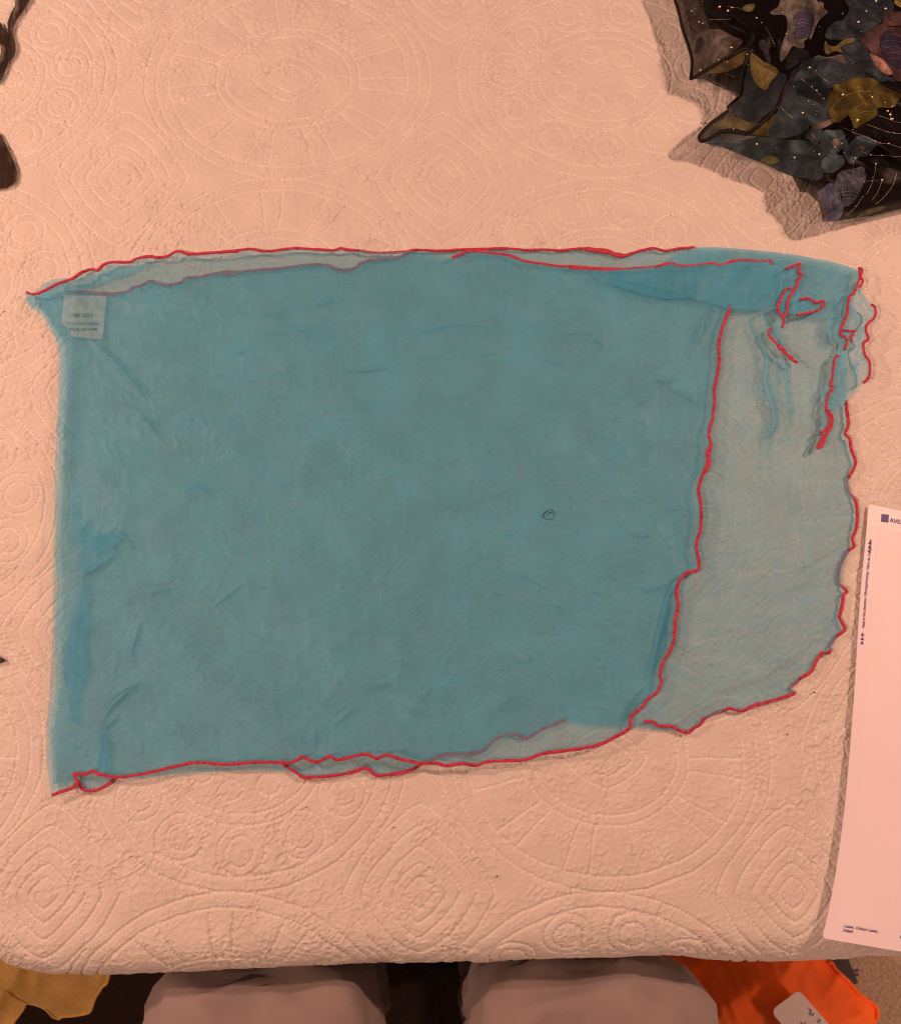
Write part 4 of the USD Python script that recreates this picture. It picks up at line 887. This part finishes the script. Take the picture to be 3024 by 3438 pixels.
cloth_uv("panel", crop(CY, [(-300, -120), (1000, -60), (1100, 200), (1062, 365), (1040, 440), (1000, 470), (970, 520), (930, 580), (905, 650), (875, 720), (800, 745), (700, 760), (600, 768), (575, 788), (520, 770), (490, 740), (440, 690), (350, 650), (240, 625), (120, 560), (50, 520), (0, 485), (-300, 400)]), ochre_z(-0.085, 950), M["yellow"], ochre, 8)
cloth_uv("panel", crop(CY, [(-300, 380), (0, 500), (120, 570), (255, 630), (230, 690), (180, 760), (130, 835), (90, 950), (-300, 1000)]), ochre_z(-0.14, 960), M["yellow"], ochre, 8)
for pts, zf in (([(1062, 360), (1040, 440), (1000, 470), (970, 520), (930, 580), (905, 650), (875, 720), (800, 745), (700, 760), (600, 768), (575, 788), (520, 770), (490, 740), (440, 690), (350, 650), (240, 625), (120, 560), (0, 485), (-300, 400)], ochre_z(-0.085, 950)), ([(255, 630), (230, 690), (180, 760), (130, 835), (90, 950)], ochre_z(-0.14, 960))):
    s = spline(np.array(crop(CY, pts)), 6)
    obj("rolled_hem", tube(at(s[:, 0], s[:, 1], zf(s[:, 0], s[:, 1])), 0.0013, 6), M["yellow"], ochre)

# ---------------------------------------------------------------- orange cloth with a card, at the lower right
orange = thing("orange_cloth", "bright orange cloth heaped on the floor below the foot of the bed", "cloth")
CO = (2300, 3180, 0.40267)
O_OUT = crop(CO, [(-120, 260), (60, 180), (250, 60), (380, -60), (700, -110), (1000, -60), (1100, 60), (1200, 140), (1240, 170), (1330, 240), (1400, 320), (1480, 410), (1560, 470), (1600, 530), (1600, 600), (1580, 700), (1560, 1000), (-120, 1000)])
_p, _f, OPOLY = sheet_px(O_OUT, 60)
ORING = shapely.get_exterior_ring(OPOLY)


def orange_z(u, v):
    dist = shapely.distance(ORING, shapely.points(u, v)) * 0.00034
    x, y = u * 0.00034, v * 0.00034
    return -0.42 + 0.045 * smoothstep(0, 0.06, dist) + 0.008 * fbm(x, y, 0.05, 3, 970) * smoothstep(0, 0.03, dist) + 0.004 * ridge(x + 0.6 * y, y - 0.6 * x, 0.035, 0.09, 971) ** 3 + 0.002 * ridge(x - 0.4 * y, y + 0.4 * x, 0.016, 0.05, 972) ** 3


cloth_uv("panel", O_OUT, orange_z, M["orange"], orange, 9)
ring = np.array(OPOLY.exterior.coords)[:-1]
ring = spline(ring, 10, closed=True)
rt = at(ring[:, 0], ring[:, 1], orange_z(ring[:, 0], ring[:, 1]))
rb = rt.copy()
rb[:, 2] = FLOOR + 0.013
rb[:, :2] += 0.012 * (rb[:, :2] - rt[:, :2].mean(0)) / 0.2
n = len(rt)
ii = np.arange(n - 1)
obj("side", (np.vstack([rt, rb]), np.stack([ii, ii + 1, ii + 1 + n, ii + n], 1)), M["orange"], orange)
s = spline(np.array(crop(CO, [(1190, 125), (1225, 140), (1240, 175), (1300, 235), (1360, 290), (1440, 380), (1510, 440), (1570, 480), (1602, 530), (1600, 610)])), 6)
obj("rolled_hem", tube(at(s[:, 0], s[:, 1], orange_z(s[:, 0], s[:, 1]) + 0.001), 0.0022, 6), M["orange"], orange)
card = thing("paper_card", "white card with faint handwriting lying on the orange cloth", "card")
CARD = np.array(crop(CO, [(708, 535), (945, 358), (1330, 800), (1090, 980)]))
cz = float(orange_z(np.array([2690.0]), np.array([3400.0]))[0]) + 0.012
cp = Polygon(at(CARD[:, 0], CARD[:, 1], cz)[:, :2]).buffer(-0.006).buffer(0.006, quad_segs=5)
obj("board", flat_poly(list(cp.exterior.coords)[:-1], cz, 0.0006), M["card"], card, smooth=False)
for pts in ([(1025, 510), (1050, 545), (1030, 560)], [(1050, 520), (1040, 570), (1075, 555)], [(1060, 560), (1065, 580)], [(1105, 600), (1130, 615), (1100, 625), (1125, 640)], [(960, 625), (975, 640), (955, 650)], [(990, 640), (1010, 630)]):
    s = spline(np.array(crop(CO, pts)), 3)
    obj("handwriting", tube(at(s[:, 0], s[:, 1], cz + 0.0007), 0.0004, 5), M["ink"], card)
# purple hair clip and the dark box under the bed's corner
pc0 = at(2850, 3266, FLOOR + 0.012)
clip = thing("purple_clip", "small purple clip on the beige carpet by the orange cloth", "clip", loc=pc0)
for dy in (-0.0022, 0.0026):
    s = spline(np.array([(-0.011, dy, 0), (-0.004, dy - 0.0012, 0.001), (0.004, dy - 0.001, 0.001), (0.011, dy, 0)]) + pc0, 0.002)
    obj("prong", tube(s, 0.0016, 7), M["purple"], clip)
p0 = at(np.array([2380, 2800, 2838, 2700, 2330]), np.array([3120, 3180, 3270, 3330, 3330]), FLOOR + 0.012)
obj("dark_bag", flat_poly(p0[:, :2], FLOOR + 0.012, 0.035), M["dark_plastic"], smooth=False, label="black bag on the floor tucked under the bed behind the orange cloth", cat="bag")
